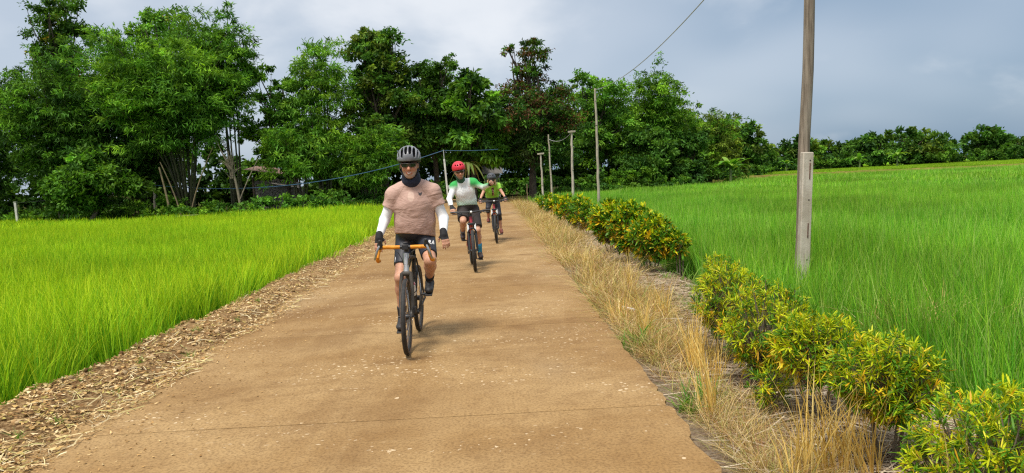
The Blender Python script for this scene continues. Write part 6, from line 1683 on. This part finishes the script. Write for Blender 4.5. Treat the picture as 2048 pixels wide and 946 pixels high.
up_ = empty('utility_pole', (3.83, 9.0, -.42)); tag(up_, 'tall grey wooden pole bolted to a pale concrete stub among the shrubs', 'pole')
st_rot = Matrix.Rotation(.048, 3, 'Y')
mb = MB(); mb.box((.045, 0, 1.045), (.132, .10, 2.10), st_rot); stub = mb.build('concrete_stub', M_conc, up_, bevel=.012)
mb = MB(); pts = []
for k in range(15):
    z = .5 + 6.1 * k / 14; pts.append((.03 + .052 * (z - .42) + .008 * sin(k * 1.3), .128, z))
mb.tube(pts, [.074 - .0012 * k for k in range(15)], 18); mb.build('wooden_pole', M_pole, up_)
for z, l in ((1.86, .20), (1.12, .18)):
    mb = MB(); mb.box((.048 + .048 * (z - 1.045) + .018, -.053, z), (.011, .008, l), st_rot); mb.build('rust_bar', M_rust, stub)
for z in (1.99, 1.50, .75):
    mb = MB(); mb.disc((.048 + .048 * (z - 1.045) + .018, -.0505, z), (0, 1, 0), .009, .004, 10); mb.build('bolt_hole', M_hole, stub)
mb = MB(); mb.box((.19, .07, 3.02), (.012, .008, .16), st_rot); mb.build('rust_bar', M_rust, up_)
mb = MB(); mb.box((.285, .07, 5.75), (.30, .07, .07)); mb.build('cross_arm', M_pole, up_, bevel=.006)

def bamboo_pole(label, base, top, rad, rings=9, mat=None, cap=None):
    a = Vector(base); t = empty('bamboo_pole', a); tag(t, label, 'pole', 'poles beside the right paddy'); d = Vector(top) - a
    mb = MB(); rr = random.Random(label); pts = [d * (k / 12) + Vector((rr.uniform(-1, 1), rr.uniform(-1, 1), 0)) * (.02 if 0 < k < 12 else 0) for k in range(13)]
    mb.tube(pts, [rad * (1 - .35 * k / 12) for k in range(13)], 10); mb.build('stem', mat or M_palebam, t)
    for k in range(1, rings):
        p = d * (k / rings); mb = MB(); mb.ring(p, d, rad * (1 - .35 * k / rings), .010, 12, 6); mb.build('node', mat or M_palebam, t)
    if cap:
        mb = MB(); mb.box(d * .985 + Vector((0, -.06, 0)), (cap, .09, .10), Matrix.Rotation(radians(-3), 3, 'Y')); mb.build('cross_arm', M_palebam, t, bevel=.01)
    return t
bamboo_pole('tallest pale bamboo pole with a wire at its top, beside the right paddy', (4.19, 29.0, -.42), (4.21, 29.0, 4.86), .062, 11)
bamboo_pole('grey post with short crossbar, right of the three clustered poles', (4.46, 41.0, -.42), (4.53, 41.0, 3.95), .085, 6, M_conc, .42)
bamboo_pole('thin crooked pale pole between the two crossbar posts', (3.44, 43.0, -.42), (3.38, 43.0, 3.9), .062, 9)
bamboo_pole('shortest grey post with crossbar, nearest the dark trunk', (3.04, 45.0, -.42), (3.0, 45.0, 2.9), .075, 5, M_conc, .42)
bamboo_pole('thin short stake at the road end left of the dark trunk', (2.11, 46.0, -.2), (2.12, 46.0, 1.02), .04, 4, M_culmdry)
t = empty('fence_post', (-2.66, 42.5, -.2)); tag(t, 'leaning pale post with thin rod on top, left of the red helmet', 'post')
mb = MB(); mb.box((-.065, 0, 1.45), (.10, .10, 2.98), Matrix.Rotation(-.045, 3, 'Y')); mb.build('post', M_whitepost, t, bevel=.008)
mb = MB(); mb.tube([(-.13, 0, 2.75), (-.145, 0, 3.48)], .022, 6); mb.build('rod', M_wire, t)
mb = MB(); mb.box((.10, -.02, 1.28), (.13, .12, .22)); mb.build('meter_box', M_whitecloth, t, bevel=.02)
t = empty('fence_post', (-28.88, 44.6, -.42)); tag(t, 'short white post in the paddy corner at far left', 'post')
mb = MB(); mb.box((-.01, 0, .92), (.13, .13, 1.84), Matrix.Rotation(-.02, 3, 'Y')); mb.build('post', M_whitepost, t, bevel=.01); mb = MB(); mb.box((-.03, 0, 1.855), (.16, .16, .04)); mb.build('cap', M_whitepost, t, bevel=.006)
t = empty('fence_post', (-20.3, 43.9, -.3)); tag(t, 'grey post carrying the cable in front of the huge bamboo', 'post')
mb = MB(); mb.tube([(0, 0, 0), (.02, 0, 1.3), (.1, 0, 2.45)], [.085, .075, .065], 10); mb.build('post', M_conc, t); mb = MB(); mb.tube([(.1, 0, 2.45), (.1, 0, 2.52)], .09, 10); mb.build('cap', M_conc, t)

def wire(name, label, a, b, sag, rad, mat, n=30):
    a, b = Vector(a), Vector(b); mb = MB(); mb.tube([a.lerp(b, i / n) - Vector((0, 0, sag * 4 * (i / n) * (1 - i / n))) for i in range(n + 1)], rad, 5); o = mb.build(name, mat); tag(o, label, 'cable'); return o
wire('overhead_wire', 'pale wire from the big pole down to the tallest bamboo pole', (4.22, 9.07, 5.30), (4.21, 28.95, 4.80), .55, .011, M_wire)
wire('overhead_wire', 'sagging wire between the thin crooked pole and the crossbar post', (3.40, 42.95, 3.62), (4.52, 40.95, 3.85), .28, .012, M_wire)
wire('overhead_cable', 'blue cable sagging from the leaning post to the post by the bamboo', (-2.80, 42.5, 3.24), (-20.2, 43.8, 2.05), .95, .022, M_bluewire, 40)
wire('overhead_cable', 'dark cable from the bamboo post to the white corner post', (-20.2, 43.8, 2.05), (-28.9, 44.6, 1.38), .12, .012, M_black)
wire('overhead_cable', 'short cable from the leaning post right into the trees', (-2.80, 42.5, 3.24), (.4, 46.2, 3.3), .05, .018, M_bluewire)

# ---- the shed behind the bamboo: board walls, rusty sheet roof
M_board = plain('grey_boards', (.38, .34, .30), .9, var=.35, vs=7, bmp=.5)
M_sheet = plain('rusty_roof_sheet', (.34, .20, .16), .7, var=.4, vs=3, bmp=.3)
sd_ = empty('shed', (-14.9, 50.2, -.16)); tag(sd_, 'old board shed with rusty sheet roof half hidden by bamboo', 'shed')
mb = MB(); mb.box((0, .9, .95), (3.1, .10, 1.5)); mb.build('back_wall', M_board, sd_)
for k in range(12):
    mb = MB(); mb.box((-1.45 + k * .262, 0, 1.55 + .01 * (k % 3)), (.245, .035, 1.35)); mb.build('board', M_board, sd_)
mb = MB(); mb.box((0, -.06, .72), (3.3, .10, .22)); mb.build('sill_beam', M_whitepost, sd_)
for x in (-1.5, 1.5):
    mb = MB(); mb.box((x, -.03, 1.2), (.12, .12, 2.6)); mb.build('corner_post', M_barkG, sd_)
roof_rot = Matrix.Rotation(radians(9), 3, 'Y') @ Matrix.Rotation(radians(6), 3, 'X')
for k in range(6):
    mb = MB()
    for q in range(8):
        c = Vector((-1.75 + k * .62 + q * .078, .3, (.012 if q % 2 else -.012))); mb.box(Vector((0, 0, 2.85)) + roof_rot @ c, (.080, 2.6, .012), roof_rot)
    mb.build('roof_sheet', M_sheet, sd_)
mb = MB(); mb.box((.9, -.5, 1.98), (1.9, .7, .03), Matrix.Rotation(radians(12), 3, 'Y') @ Matrix.Rotation(radians(30), 3, 'X')); mb.build('awning', plain('pale_awning', (.42, .39, .35), .8, var=.25), sd_)
# a second roof glimpsed behind the palm
hs = empty('hut', (-.1, 61.0, -.16)); tag(hs, 'small hut with grey roof glimpsed behind the palm fronds', 'hut')
mb = MB(); mb.box((0, 0, 1.0), (1.3, 1.6, 1.9)); mb.build('wall', M_board, hs)
mb = MB(); mb.prism([(-.8, -1.2, 2.0), (.9, -1.2, 2.0), (.9, .1, 3.0), (-.8, .1, 3.0)], (0, .03, .06)); mb.prism([(-.8, 1.4, 2.0), (.9, 1.4, 2.0), (.9, .1, 3.0), (-.8, .1, 3.0)], (0, .03, .06)); mb.build('roof', plain('grey_roof', (.12, .11, .10), .85, var=.25, vs=4), hs)
# a plank lying on the paddy bank
t = empty('wooden_bench_plank', (-16.97, 40.2, .25)); tag(t, 'brown plank lying at the paddy edge under the bamboo', 'plank')
mb = MB(); mb.box((0, 0, 0), (1.4, .22, .06), Matrix.Rotation(-.03, 3, 'Y')); mb.build('board', M_barkG, t, bevel=.008); mb = MB(); mb.box((-.5, 0, -.2), (.1, .1, .42)); mb.box((.5, 0, -.2), (.1, .1, .42)); mb.build('props', M_barkG, t)['kind'] = 'stuff'
# ---- a scrap of white litter in the dry grass
t = MB(); t.box((0, 0, 0), (.16, .06, .03), Matrix.Rotation(.3, 3, 'Y')); o = t.build('plastic_scrap', M_whitecloth, None, bevel=.01); o.location = (1.46, 8.05, .0); tag(o, 'scrap of white plastic lying in the dry grass', 'litter')
